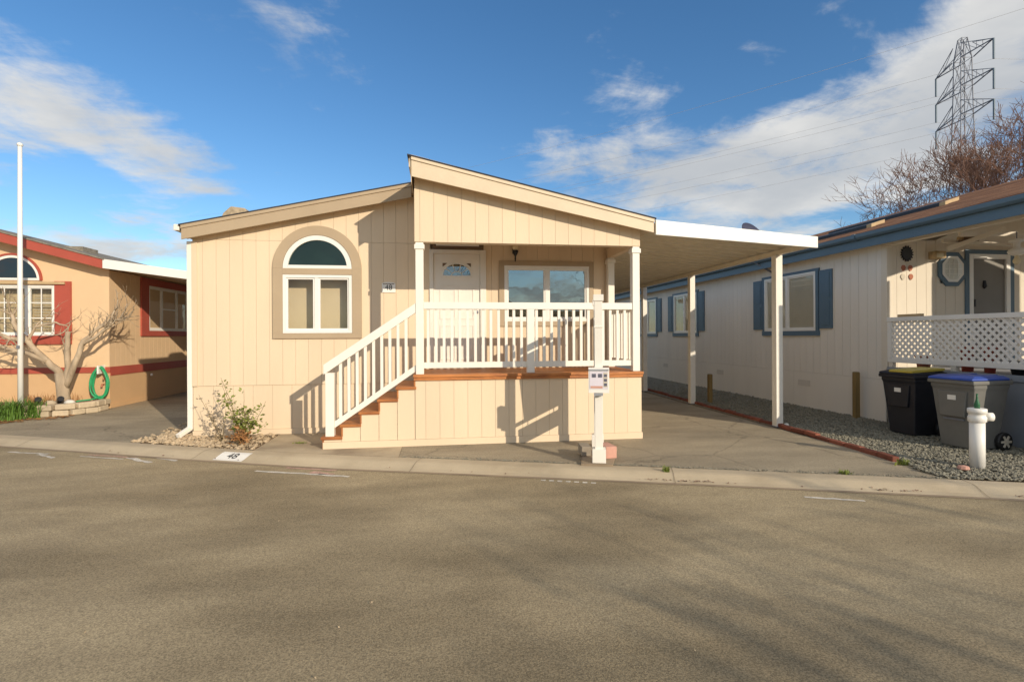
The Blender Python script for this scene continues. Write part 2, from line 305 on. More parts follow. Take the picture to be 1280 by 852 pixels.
def rocks(rows, name, m, parent=None, org=None):   # many small stones in one mesh: rows of (x,y,z,r)
    base = np.array([(1, 0, 0), (-1, 0, 0), (0, 1, 0), (0, -1, 0), (0, 0, 1), (0, 0, -1)], float)
    tri = np.array([(0, 2, 4), (2, 1, 4), (1, 3, 4), (3, 0, 4), (2, 0, 5), (1, 2, 5), (3, 1, 5), (0, 3, 5)])
    R = np.array(rows, float); n = len(R)
    sc = RNG.uniform(0.6, 1.25, (n, 6, 1))*np.stack([RNG.uniform(0.7, 1.3, n), RNG.uniform(0.7, 1.3, n), RNG.uniform(0.45, 0.8, n)], 1)[:, None, :]
    v = base[None]*sc
    a = RNG.uniform(0, 6.28, n); t = RNG.uniform(-0.5, 0.5, n)
    ca, sa = np.cos(a)[:, None], np.sin(a)[:, None]; ct, st = np.cos(t)[:, None], np.sin(t)[:, None]
    x, y, z = v[..., 0], v[..., 1], v[..., 2]
    y, z = y*ct-z*st, y*st+z*ct
    x, y = x*ca-y*sa, x*sa+y*ca
    P = np.stack([x, y, z], -1)*R[:, 3][:, None, None]+R[:, None, :3]
    o0 = ORG[parent.name] if parent is not None else Vector(org or (0, 0, 0))
    P = P.reshape(-1, 3)-np.array(o0); Fc = (tri[None]+6*np.arange(n)[:, None, None]).reshape(-1, 3)
    me = bpy.data.meshes.new(name); me.from_pydata(P.tolist(), [], Fc.tolist()); me.materials.append(M[m])
    ob = bpy.data.objects.new(name, me); COL.objects.link(ob)
    if parent is not None: ob.parent = parent
    else: ob.location = o0
    ORG[ob.name] = o0; return ob
def text_mesh(body, size, name, m, mtx, parent, extrude=0.001):
    cu = bpy.data.curves.new(name, 'FONT'); cu.body = body; cu.size = size; cu.align_x = 'CENTER'; cu.align_y = 'CENTER'; cu.extrude = extrude
    t = bpy.data.objects.new('tmp', cu); COL.objects.link(t); bpy.context.view_layer.update()
    me = bpy.data.meshes.new_from_object(t.evaluated_get(bpy.context.evaluated_depsgraph_get())); bpy.data.objects.remove(t)
    me.transform(Matrix.Translation(-ORG[parent.name]) @ mtx); me.materials.clear(); me.materials.append(M[m]); me.name = name
    o = bpy.data.objects.new(name, me); COL.objects.link(o); o.parent = parent; ORG[o.name] = ORG[parent.name]; return o
def boards(parent, ax, a0, a1, z0, ztop, width, f0, f1, m, openings=(), gap=0.0032, name='siding_board', phase=0.0, bottom=None):
    """vertical boards on a plane; ax = axis along the wall; f0,f1 = thickness range on the other axis; each board one mesh"""
    xs = [a0]; x = a0+phase if phase else a0+width
    while x < a1-0.03: xs.append(x); x += width
    xs.append(a1)
    zt = ztop if callable(ztop) else (lambda t: ztop)
    for i in range(len(xs)-1):
        b0, b1 = xs[i]+gap/2, xs[i+1]-gap/2
        zb = bottom((b0+b1)/2) if bottom else z0
        cuts = [o for o in openings if o[0] < b1 and o[1] > b0]
        px = 'y' if ax == 'x' else 'x'
        def pr(p0, p1, q0, t0, t1):
            if p1-p0 > 0.002 and max(t0, t1)-q0 > 0.004: MB().prism([(p0, q0), (p1, q0), (p1, max(t1, q0+0.001)), (p0, max(t0, q0+0.001))], f0, f1, px).build(name, m, parent)
        z = zb
        for o in sorted(cuts, key=lambda o: o[2]):
            if o[2] >= min(zt(b0), zt(b1)): continue
            top = o[3](b0, b1) if callable(o[3]) else o[3]
            pr(b0, b1, z, o[2], o[2])
            zc = max(z, o[2])
            top = min(top, zt(b0), zt(b1))
            if o[0] > b0: pr(b0, o[0], zc, top, top)
            if o[1] < b1: pr(o[1], b1, zc, top, top)
            z = top
        pr(b0, b1, z, zt(b0), zt(b1))
def slider(parent, ax, a0, a1, z0, z1, f, sgn, panes, glassm, back=None, backm='room', fw=0.05, mull=(), framem='vinyl', grid=None, depth=0.07, label=None, name='window'):
    """sliding window as a part: frame ring at plane f (outer face at f), glass set back; sgn = direction into the house along the other axis"""
    def bx(mb, p0, p1, d0, d1, q0, q1):
        lo, hi = sorted((f+sgn*d0, f+sgn*d1))
        mb.box(p0, p1, lo, hi, q0, q1) if ax == 'x' else mb.box(lo, hi, p0, p1, q0, q1)
    fr = MB(); bx(fr, a0, a0+fw, 0, depth, z0, z1); bx(fr, a1-fw, a1, 0, depth, z0, z1); bx(fr, a0+fw, a1-fw, 0, depth, z0, z0+fw); bx(fr, a0+fw, a1-fw, 0, depth, z1-fw, z1)
    w = fr.build(name, framem, parent)
    if label: w['label'] = label
    ed = [a0+fw]+[e for m_ in mull for e in (m_-0.03, m_+0.03)]+[a1-fw]
    for m_ in mull:
        q = MB(); bx(q, m_-0.03, m_+0.03, 0.008, depth-0.01, z0+fw, z1-fw); q.build('mullion', framem, w)
    for i in range(0, len(ed), 2):
        p0, p1 = ed[i], ed[i+1]; gm = glassm[i//2] if isinstance(glassm, (list, tuple)) else glassm
        sw = 0.028
        s_ = MB(); bx(s_, p0, p0+sw, 0.02, 0.055, z0+fw, z1-fw); bx(s_, p1-sw, p1, 0.02, 0.055, z0+fw, z1-fw); bx(s_, p0+sw, p1-sw, 0.02, 0.055, z0+fw, z0+fw+sw); bx(s_, p0+sw, p1-sw, 0.02, 0.055, z1-fw-sw, z1-fw)
        s_.build('sash', framem, w)
        g = MB(); bx(g, p0+sw, p1-sw, 0.036, 0.040, z0+fw+sw, z1-fw-sw); g.build('pane', gm, w)
        if grid:
            nx, nz = grid
            for k in range(1, nx):
                t = p0+(p1-p0)*k/nx; q = MB(); bx(q, t-0.01, t+0.01, 0.026, 0.034, z0+fw+sw, z1-fw-sw); q.build('muntin', framem, w)
            for k in range(1, nz):
                t = z0+fw+(z1-z0-2*fw)*k/nz; q = MB(); bx(q, p0+sw, p1-sw, 0.0265, 0.0335, t-0.01, t+0.01); q.build('muntin', framem, w)
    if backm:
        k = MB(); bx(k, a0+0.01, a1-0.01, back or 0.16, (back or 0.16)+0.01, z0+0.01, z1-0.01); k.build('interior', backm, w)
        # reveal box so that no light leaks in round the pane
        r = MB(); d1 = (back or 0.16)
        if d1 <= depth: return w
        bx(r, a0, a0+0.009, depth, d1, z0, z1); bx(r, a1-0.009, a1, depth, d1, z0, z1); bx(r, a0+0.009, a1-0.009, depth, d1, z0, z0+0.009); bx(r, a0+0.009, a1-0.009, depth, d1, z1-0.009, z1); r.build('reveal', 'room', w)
    return w

# ================================================================== ground, road, kerb
KB = [(-60, 30.6), (-30, 18.6), (-14, 12.15), (-7.108, 9.40), (-5.235, 8.62), (-3.493, 7.87), (-2.389, 7.42), (-1.252, 6.98), (0.093, 6.55), (1.81, 5.99), (3.21, 5.53), (4.391, 5.13), (6.04, 4.56), (9, 3.5), (30, -3.8), (60, -14)]
def offset(line, d):
    out = []
    for i, p in enumerate(line):
        a = Vector(line[max(i-1, 0)]); b = Vector(line[min(i+1, len(line)-1)]); t = (b-a).normalized(); out.append((p[0]+t.y*d, p[1]-t.x*d))
    return out
def strip(mb, A, B, za, zb):
    k = len(mb.v); n = len(A)
    mb.v += [(p[0], p[1], za) for p in A]+[(p[0], p[1], zb) for p in B]
    mb.f += [(k+n+i, k+n+i+1, k+i+1, k+i) for i in range(n-1)]
RZ = -0.07
tag(MB().add([(-1500, -1500, -0.30), (1500, -1500, -0.30), (1500, 1500, -0.30), (-1500, 1500, -0.30)], [(0, 1, 2, 3)]).build('ground', 'dirt'), kind='structure')
rd = MB(); strip(rd, offset(KB, 0.20), offset(KB, 12.0), RZ, RZ); tag(rd.build('road', 'asphalt'), kind='structure')
FG = offset(KB, 0.30); F1 = offset(KB, 0.05); F2 = offset(KB, 0.17); F3 = offset(KB, 0.24); K0 = offset(KB, -0.16)
kerb = MB(); strip(kerb, K0, KB, 0.004, 0.004); strip(kerb, KB, F1, 0.004, -0.004); strip(kerb, F1, F2, -0.004, -0.048); strip(kerb, F2, F3, -0.048, RZ+0.006)
kerb = tag(kerb.build('kerb', 'concrete', smooth=True), kind='structure')
gt = MB(); strip(gt, F3, FG, RZ+0.006, RZ+0.004); tag(gt.build('gutter_strip', 'gutter', kerb))
yd = MB(); far = [(p[0], 70) for p in K0]; strip(yd, far, K0, -0.012, -0.012); strip(yd, K0, K0, -0.012, -0.29); tag(yd.build('yard_soil', 'dirt'), kind='structure')
# far side of the street
fs = MB(); strip(fs, offset(KB, 12.0), offset(KB, 12.3), 0.0, 0.0); strip(fs, offset(KB, 12.3), offset(KB, 40), 0.0, 0.0); tag(fs.build('far_verge', 'dirt'), kind='structure')
def kerb_y(x, d=-0.17):
    L = offset(KB, d)
    for i in range(len(L)-1):
        if L[i][0] <= x <= L[i+1][0]: return L[i][1]+(L[i+1][1]-L[i][1])*(x-L[i][0])/(L[i+1][0]-L[i][0])
def slab(name, x0, x1, ytop, z, m, n=14, edge=0.0, left=None):
    """sheet behind the kerb between x0 and x1 up to y = ytop, its front edge along the kerb with a ragged lip"""
    A = []; B = []
    for i in range(n+1):
        x = x0+(x1-x0)*i/n; A.append((x, kerb_y(x)+0.004+random.uniform(0, edge))); B.append((x+(left(ytop)-left(A[-1][1]) if left else 0), ytop))
    mb = MB(); k = len(A); mb.v = [(p[0], p[1], z) for p in A]+[(p[0], p[1], z) for p in B]; mb.f = [(i, i+1, k+i+1, k+i) for i in range(k-1)]
    return tag(mb.build(name, m), kind='structure')
slab('driveway', -0.55, 5.72, 24, -0.002, 'drive', 40, 0.03)
slab('entry_pad', -2.62, -0.553, 9.0, 0.002, 'pad', 14, 0.0)
slab('neighbour_driveway', -12.5, -4.55, 12.0, -0.003, 'drive', 20, 0.02)
tag(MB().box(-7.48, -4.75, 11.99, 40, -0.03, -0.004).build('neighbour_driveway_back', 'drive'), kind='structure')

# painted marks on the road and the kerb
def mark(pts, w, m, label, z=RZ+0.004, name='paint_mark', group=None):
    mb = MB(); n = len(pts); vs = []
    for i, p in enumerate(pts):
        a = Vector(pts[max(i-1, 0)]); b = Vector(pts[min(i+1, n-1)]); t = (b-a).normalized(); nn = Vector((-t.y, t.x)); ww = w*random.uniform(0.6, 1.2)/2
        vs += [(p[0]+nn.x*ww, p[1]+nn.y*ww, z), (p[0]-nn.x*ww, p[1]-nn.y*ww, z)]
    mb.add(vs, [(2*i, 2*i+1, 2*i+3, 2*i+2) for i in range(n-1)])
    c = pts[0]; o = mb.build(name, m, org=(c[0], c[1], z)); return tag(o, label, 'road marking', group)
def sub(p, q, n): return [(p[0]+(q[0]-p[0])*i/n+random.uniform(-.012, .012), p[1]+(q[1]-p[1])*i/n+random.uniform(-.012, .012)) for i in range(n+1)]
mark(sub((-2.30, 6.80), (-1.08, 6.34), 14), 0.055, 'paint', 'long worn white utility line on asphalt in front of the stairs')
mark(sub((-1.95, 6.90), (-1.30, 6.66), 10), 0.06, 'paint_pink', 'faded pink utility line on asphalt beside the gutter below the stairs')
mark(sub((-1.58, 6.62), (-1.30, 6.46), 8), 0.10, 'paint_pink', 'short pink scribble crossing the white utility line by the stairs')
mark(sub((-4.33, 7.83), (-3.85, 7.46), 8), 0.07, 'paint', 'white slanted utility mark on asphalt below the pebble bed')
mark(sub((-4.05, 7.86), (-3.55, 7.52), 8), 0.06, 'paint', 'white utility mark running beside the kerb below the downspout')
mark(sub((-5.0, 8.12), (-4.2, 7.80), 10), 0.05, 'paint_pink', 'faded pink utility line along the gutter of the neighbouring driveway')
mark(sub((-5.05, 8.03), (-4.35, 7.74), 10), 0.04, 'paint', 'thin white utility line along the gutter of the neighbouring driveway')
mark(sub((-5.75, 8.26), (-5.35, 7.98), 7), 0.06, 'paint', 'small white utility dash on asphalt before the planter')
mark(sub((-6.3, 8.5), (-5.6, 8.26), 7), 0.05, 'paint', 'faint white utility stroke beside the gutter before the planter')
mark(sub((3.70, 4.79), (4.22, 4.60), 8), 0.055, 'paint', 'short white utility dash on asphalt in front of the carport drive')
for k in range(7): mark([(1.15+k*0.09, 5.83-k*0.033), (1.20+k*0.09, 5.81-k*0.033)], 0.05, 'paint', 'small worn white stencil dash on asphalt below the sign post', group='stencil dashes by the sign')
# tooled joints across the kerb, a dark line each
for k, xj in enumerate((-6.4, -3.3, -0.3, 2.7, 5.6)):
    L0, L1 = offset(KB, -0.16), offset(KB, 0.30); mb = MB()
    for d in (-0.155, 0.0, 0.05, 0.17, 0.24):
        yj = kerb_y(xj, d); z = float(np.interp(d, [-0.16, 0, 0.05, 0.17, 0.24], [0.004, 0.004, -0.004, -0.048, RZ+0.006]))+.0022; mb.v += [(xj-.003-d*.36, yj, z), (xj+.003-d*.36, yj, z)]
    mb.f = [(2*i+2, 2*i+3, 2*i+1, 2*i) for i in range(4)]; mb.build('kerb_joint', 'joint', kerb)
# white number patch painted on the sloping kerb
pa, pb = Vector((-2.99, 7.66)), Vector((-2.56, 7.484)); tdir = (pb-pa).normalized(); ndir = Vector((tdir.y, -tdir.x))
def kz(d): return np.interp(d, [-0.16, 0, 0.05, 0.17, 0.24], [0.004, 0.004, -0.004, -0.048, RZ+0.006])
mb = MB(); ds = [0.0, 0.05, 0.17, 0.22]
for d in ds:
    for base in (pa, pb): q = base+ndir*d; mb.v.append((q.x, q.y, float(kz(d))+0.0035))
mb.f = [(2*i, 2*i+2, 2*i+3, 2*i+1) for i in range(3)]
patch = mb.build('number_patch', 'vinyl', kerb)
mid = (pa+pb)/2+ndir*0.11; sl_ = Vector((ndir.x*0.12, ndir.y*0.12, -0.044)).normalized(); tx = Vector((tdir.x, tdir.y, 0)); nz = tx.cross(-sl_)
mt = Matrix.Translation((mid.x, mid.y, float(kz(0.11))+0.007)) @ Matrix((tx, -sl_, nz)).transposed().to_4x4()
text_mesh('48', 0.17, 'number_text', 'number', mt, kerb)

# ================================================================== the cream home
YW, YF = 8.95, 7.62          # main front wall, porch front
XL, XR, XRG = -3.97, 3.09, -0.43
def ztop(x): return 4.19-0.22*abs(x-XRG)       # top of the roof deck at the fascia
HOME = thing('mobile_home', (XRG, 16.5, 0), 'cream mobile home with offset gable roof, arched window and white front door', 'house')
def under(x): return ztop(x)-0.17
core = MB(); core.prism([(XL+.02, 0), (XR-.02, 0), (XR-.02, under(XR)-.02), (XRG, under(XRG)-.02), (XL+.02, under(XL)-.02)], YW+0.26, 24.0)
wall = core.build('wall', 'cream_core', HOME)
# thin backing just behind the boards, cut by the openings
AC, AR = -2.02, 0.555
def arch_top(b0, b1):
    lo = min(abs(b0-AC), abs(b1-AC)) if (b0-AC)*(b1-AC) > 0 else 0
    return 2.745+math.sqrt(max(0.001, AR*AR-min(lo, AR)**2))
OP = [(AC-0.555, AC+0.555, 1.668, arch_top), (-0.16, 0.75, 1.05, 3.50), (1.122, 2.658, 1.86, 2.841)]
boards(wall, 'x', XL, XR, 0.09, 0.812, 0.305, YW, YW+0.02, 'cream', [(-0.6, XR, 0, 0.82)])
boards(wall, 'x', XL, XR, 0.815, lambda x: min(3.195, under(x)), 0.205, YW-0.012, YW+0.02, 'cream', OP, phase=0.155)
boards(wall, 'x', XL, XR, 3.199, under, 0.205, YW-0.008, YW+0.02, 'cream', OP, phase=0.155)
bk = []
def backing(x0, x1, z0, z1): bk.append((x0, x1, z0, z1))
mb = MB()
for (x0, x1, z0, z1) in [(XL+.02, AC-.72, 0.03, 3.2), (AC-.72, AC+.72, 0.03, 1.66), (AC+.72, -0.17, 0.03, 3.2), (0.76, 1.115, 0.8, 3.0), (1.115, 2.665, 0.8, 1.855), (2.665, XR-.02, 0.8, 3.0)]:
    mb.box(x0, x1, YW+0.022, YW+0.035, z0, z1)
mb.prism([(XL+.03, 3.2), (AC-.6, 3.2), (AC-.6, under(AC-.6)-.03), (XL+.03, under(XL+.03)-.01)], YW+0.022, YW+0.035)
mb.prism([(AC-.59, 3.31), (XRG, 3.31), (XRG, under(XRG)-.03), (AC-.59, under(AC-.59)-.03)], YW+0.022, YW+0.035)
mb.prism([(XRG+.002, 3.51), (1.7, 3.51), (XRG+.002, under(XRG)-.03)], YW+0.022, YW+0.035)
mb.box(AC+.6, -0.18, YW+0.022, YW+0.035, 3.2, 3.309); mb.box(0.77, XR-.02, YW+0.022, YW+0.035, 3.001, under(XR)-.02)
mb.build('wall_backing', 'cream_core', wall)
MB().box(XL-.004, -0.62, YW-0.03, YW-0.001, 0.0, 0.088).build('base_trim', 'cream', wall, bevel=.004)
# side walls
for nm, x0, x1 in (('side_wall', XL, XL+.02), ('side_wall', XR-.02, XR)):
    MB().box(x0, x1, YW+0.021, 24, 0, under(XL)-.02).build(nm, 'cream', HOME)
MB().box(XL-.005, XL+.075, YW-.03, YW-.013, 0.815, 3.16).build('corner_trim', 'cream', wall)
MB().box(XR-.075, XR+.004, YW-.03, YW-.013, 1.06, 3.10).build('corner_trim', 'cream', wall)
# roofs
def roof_slab(x0, x1, y0, y1, t0, t1, m, name, par):
    xs = [x0, x1]; return MB().prism([(x0, ztop(x0)-t1), (x1, ztop(x1)-t1), (x1, ztop(x1)-t0), (x0, ztop(x0)-t0)], y0, y1).build(name, m, par)
YL, YR = 8.75, 7.42
rf = roof_slab(-4.06, XRG-.001, YL+.025, 24.2, 0.012, 0.165, 'taupe', 'roof', HOME)
r2 = roof_slab(XRG, 3.245, YR+.025, 24.2, 0.012, 0.165, 'pale_trim', 'roof', HOME)
roof_slab(-4.085, XRG-.001, YL-.022, 24.25, -0.010, 0.010, 'shingle', 'shingle_layer', rf)
roof_slab(XRG-.02, 3.265, YR-.022, 24.25, -0.0095, 0.0105, 'shingle', 'shingle_layer', r2)
# fascias: a wide board and a narrow upper strip
MB().prism([(-4.05, ztop(-4.05)-.235), (XRG-.035, ztop(XRG-.035)-.245), (XRG-.035, ztop(XRG-.035)-.066), (-4.05, ztop(-4.05)-.066)], YL, YL+.024).build('fascia', 'taupe', HOME, bevel=.003)
MB().prism([(-4.055, ztop(-4.055)-.064), (XRG-.035, ztop(XRG-.035)-.064), (XRG-.035, ztop(XRG-.035)+.006), (-4.055, ztop(-4.055)+.006)], YL-.016, YL+.023).build('fascia_strip', 'taupe', HOME, bevel=.003)
MB().prism([(XRG+.04, 3.885), (3.235, 3.165), (3.235, ztop(3.235)-.066), (XRG+.04, ztop(XRG+.04)-.066)], YR, YR+.024).build('fascia', 'pale_trim', HOME, bevel=.003)
MB().prism([(XRG+.035, ztop(XRG+.035)-.064), (3.24, ztop(3.24)-.064), (3.24, ztop(3.24)+.006), (XRG+.035, ztop(XRG+.035)+.006)], YR-.016, YR+.023).build('fascia_strip', 'pale_trim', HOME, bevel=.003)
MB().prism([(XRG+.03, 3.80), (XRG+.03, 4.17), (XRG+.037, 4.17), (XRG+.037, 3.80)], YR+.002, YL-.03).build('ridge_board', 'pale_trim', HOME)
# soffits
MB().prism([(-4.04, ztop(-4.04)-.20), (XRG-.04, ztop(XRG-.04)-.20), (XRG-.04, ztop(XRG-.04)-.168), (-4.04, ztop(-4.04)-.168)], YL+.026, YW-.014).build('soffit', 'cream', HOME)
# forward gable over the porch
gab = MB().prism([(XRG+.07, 3.02), (XR, 3.02), (XR, under(XR)), (XRG+.07, under(XRG+.07))], YF+.022, YF+.12).build('porch_gable', 'cream_core', HOME)
boards(gab, 'x', XRG+.065, XR+.003, 2.99, under, 0.203, YF, YF+.02, 'cream', phase=0.08)
MB().box(XRG+.066, XR, YF+.021, YF+.125, 2.985, 3.018).build('gable_beam', 'cream', gab)
MB().prism([(YF+.123, 3.30), (YF+.123, 4.0), (YW-.01, 4.0), (YW-.01, 3.30)], XRG+.066, XRG+.09, 'x').build('gable_side', 'cream', gab)
MB().box(XR-.10, XR+.002, YF+.127, YW-.032, 2.99, 3.16).build('side_beam', 'cream', gab)
# porch posts carrying the gable
def postmesh(x, y, z0, z1, w, par, name='post', m='white', cap=True):
    mb = MB().box(x-w/2, x+w/2, y-w/2, y+w/2, z0, z1)
    o = mb.build(name, m, par, bevel=.005)
    if cap: MB().box(x-w/2-.016, x+w/2+.016, y-w/2-.016, y+w/2+.016, z1-.10, z1-.03).build('post_collar', m, o, bevel=.004)
    return o
for px_, py_ in ((-0.295, YF+.065), (3.03, YF+.065)): postmesh(px_, py_, 1.046, 2.984, 0.115, HOME, 'porch_post')
postmesh(3.03, YW-.10, 1.046, 2.989, 0.115, HOME, 'porch_post')
# arched window
aw = slider(HOME, 'x', AC-.555, AC+.555, 1.668, 2.642, YW-.034, 1, 2, 'glass', mull=(AC-.02,), backm='room', back=0.30, label='white sliding sash below the half-round light')
def arc(r, n=28, c=(AC, 2.745), a0=0, a1=180): return [(c[0]+r*math.cos(rad(a0+(a1-a0)*i/n)), c[1]+r*math.sin(rad(a0+(a1-a0)*i/n))) for i in range(n+1)]
def arch_ring(r0, r1, y0, y1, c=(AC, 2.745), n=28):
    mb = MB(); A, B = arc(r0, n, c), arc(r1, n, c)
    for i in range(n): mb.prism([A[i], B[i], B[i+1], A[i+1]], y0, y1)
    return mb
hw = arch_ring(0.475, 0.553, YW-.034, YW+.03); hw.box(AC-.475, AC+.475, YW-.034, YW+.03, 2.746, 2.80)
ha = hw.build('half_round_window', 'vinyl', HOME)
MB().prism([(AC+.478*math.cos(t), 2.745+.478*math.sin(t)) for t in np.linspace(0.115, math.pi-.115, 24)], YW+.0, YW+.004).build('pane', 'glass_teal', ha)
MB().prism([(AC+.55*math.cos(t), 2.745+.55*math.sin(t)) for t in np.linspace(0, math.pi, 24)], YW+.22, YW+.23).build('interior', 'room', ha)
arch_ring(0.551, 0.556, YW+.031, YW+.22).build('reveal', 'dark_room', ha)
tr = arch_ring(0.557, 0.712, YW-.045, YW-.014)
tr.box(AC-.712, AC-.557, YW-.045, YW-.014, 1.665, 2.744); tr.box(AC+.557, AC+.712, YW-.045, YW-.014, 1.665, 2.744)
tr.box(AC-.712, AC+.712, YW-.045, YW-.014, 1.580, 1.664); tr.box(AC-.556, AC+.556, YW-.045, YW-.014, 2.643, 2.744)
tr.build('window_trim', 'taupe', ha)
# porch window
pw = slider(HOME, 'x', 1.122, 2.658, 1.86, 2.841, YW-.034, 1, 2, ['glass_mirror', 'glass_mirror'], mull=(1.885,), backm='room', back=0.3, label='wide white slider reflecting the sky')
t2 = MB(); t2.box(1.03, 1.121, YW-.04, YW-.014, 1.775, 2.925); t2.box(2.659, 2.735, YW-.04, YW-.014, 1.775, 2.925); t2.box(1.122, 2.658, YW-.04, YW-.014, 2.842, 2.925); t2.box(1.122, 2.658, YW-.04, YW-.014, 1.775, 1.859)
t2.build('window_trim', 'taupe', pw)
# front door with fanlight
DX0, DX1, DZ0, DZ1 = -0.105, 0.695, 1.062, 3.030
door = MB().box(DX0, DX1, YW-.012, YW+.03, DZ0, DZ1).build('door', 'white', HOME, bevel=.003)
fr = MB(); fr.box(-0.175, -0.107, YW-.04, YW+.04, 1.05, 3.10); fr.box(0.697, 0.80, YW-.04, YW+.04, 1.05, 3.10); fr.box(-0.107, 0.697, YW-.04, YW+.04, 3.032, 3.10)
fr.build('frame', 'white', door, bevel=.004)
def panel(x0, x1, z0, z1):
    mb = MB(); w = .022
    for a in ((x0, x1, z0, z0+w), (x0, x1, z1-w, z1), (x0, x0+w, z0+w, z1-w), (x1-w, x1, z0+w, z1-w)): mb.box(a[0], a[1], YW-.021, YW-.0125, a[2], a[3])
    mb.build('panel_moulding', 'white', door)
for k in range(2):
    panel(0.0+.32*k, 0.27+.32*k, 1.20, 1.80); panel(0.0+.32*k, 0.27+.32*k, 1.90, 2.50)
FC = (0.294, 2.655)
fan = MB()
for k in range(5):
    a0, a1 = rad(180*k/5+2.5), rad(180*(k+1)/5-2.5); P = []
    for i in range(7): a = a0+(a1-a0)*i/6; P.append((FC[0]+.235*math.cos(a), FC[1]+.20*math.sin(a)))
    for i in range(6, -1, -1): a = a0+(a1-a0)*i/6; P.append((FC[0]+.10*math.cos(a), FC[1]+.075*math.sin(a)))
    MB().prism(P, YW-.0165, YW-.0125).build('pane', 'glass_mirror', door)
    MB().prism(P, YW-.0122, YW-.0121).build('pane_backing', 'dark_room', door)
MB().prism([(FC[0]+.085*math.cos(a), FC[1]+.06*math.sin(a)) for a in np.linspace(0, math.pi, 12)], YW-.0165, YW-.0125).build('pane', 'glass_mirror', door)
mb = MB(); A = [(FC[0]+.25*math.cos(a), FC[1]+.215*math.sin(a)) for a in np.linspace(0, math.pi, 25)]; B = [(FC[0]+.238*math.cos(a), FC[1]+.203*math.sin(a)) for a in np.linspace(0, math.pi, 25)]
for i in range(24): mb.prism([B[i], A[i], A[i+1], B[i+1]], YW-.024, YW-.0125)
mb.box(FC[0]-.25, FC[0]+.25, YW-.024, YW-.0125, FC[1]-.02, FC[1]-.002); mb.build('fanlight_frame', 'vinyl', door)
for sx in (-1, 1): MB().prism([(FC[0]+sx*.245, FC[1]+.215), (FC[0]+sx*.165, FC[1]+.215), (FC[0]+sx*.245, FC[1]+.15)], YW-.017, YW-.0125).build('corner_ornament', 'brown_trim', door)
kn = MB(); kn.lathe((0, 0, 0), [(0.012, 0), (0.012, .03), (.028, .04), (.03, .055), (.018, .068)], 12); kn.v = [(0.635+x, YW-.013-z, 2.02+y) for x, y, z in kn.v]; kn.build('knob', 'steel', door, smooth=True)
# transom over the door, half hidden by the beam
tn = slider(HOME, 'x', -0.06, 0.68, 3.165, 3.44, YW-.034, 1, 1, 'glass_navy', backm='dark_room', back=0.2, fw=0.035, name='transom_window')
mb = MB(); mb.box(-0.14, 0.76, YW-.03, YW-.014, 3.103, 3.164); mb.box(-0.14, -0.061, YW-.03, YW-.014, 3.165, 3.46); mb.box(0.681, 0.76, YW-.03, YW-.014, 3.165, 3.46); mb.build('window_trim', 'brown_trim', tn)
# gutter and downspout on the left side
gm = MB().box(-4.17, -4.088, YL+.01, 24, 3.30, 3.40).build('gutter', 'white', HOME, bevel=.01)
dn = MB().box(-4.055, -3.978, YW-.02, YW+.06, 0.12, 3.16); dn.bar((-4.02, YW+.02, .14), (-4.10, YW-.22, .05), .075, .065); dn.build('downspout', 'white', HOME, bevel=.006)
MB().prism([(-3.90, ztop(-3.9)), (-3.25, ztop(-3.25)), (-3.38, ztop(-3.38)+.33), (-3.62, ztop(-3.62)+.41), (-3.74, ztop(-3.74)+.32)], 9.55, 10.1).build('roof_vent', 'vent_tan', HOME, bevel=.02)
# items on the walls
lan = thing('wall_lantern', (1.309, YW-.012, 3.02), 'black wall lantern with frosted globe above the porch window', 'lamp')
MB().lathe((1.309, YW-.11, 3.11), [(.015, -.02), (.045, 0), (.055, .03), (.045, .09), (.012, .115)], 14).build('globe', 'lampglass', lan, smooth=True)
mb = MB().lathe((1.309, YW-.11, 2.95), [(.008, -.05), (.014, .0), (.012, .04), (.035, .08), (.05, .12), (.05, .14), (.02, .145)], 14); mb.build('lantern_body', 'black', lan, smooth=True)
mb = MB().tube([(1.309, YW-.013, 3.10), (1.309, YW-.06, 3.06), (1.309, YW-.11, 3.05)], .012, 6); mb.box(1.27, 1.348, YW-.03, YW-.0125, 3.05, 3.18); mb.build('bracket', 'black', lan)
pl = thing('number_plaque', (-0.862, YW-.013, 2.349), 'white arched house number plaque reading 48 on the cream wall', 'sign')
P = [(-0.975, 2.352), (-0.748, 2.352), (-0.748, 2.50)]+[(-0.862+.114*math.cos(t), 2.50+.03*math.sin(t)) for t in np.linspace(0, math.pi, 9)][1:-1]+[(-0.975, 2.50)]
MB().prism(P, YW-.028, YW-.0125).build('plate', 'vinyl', pl, bevel=.003)
MX = Matrix.Rotation(rad(90), 4, 'X')
text_mesh('48', 0.125, 'number_text', 'number', Matrix.Translation((-0.862, YW-.030, 2.435)) @ MX, pl)
for k in range(8): MB().box(-0.955+k*.024, -0.937+k*.024, YW-.031, YW-.0285, 2.492, 2.508).build('ornament', 'brown_trim', pl)

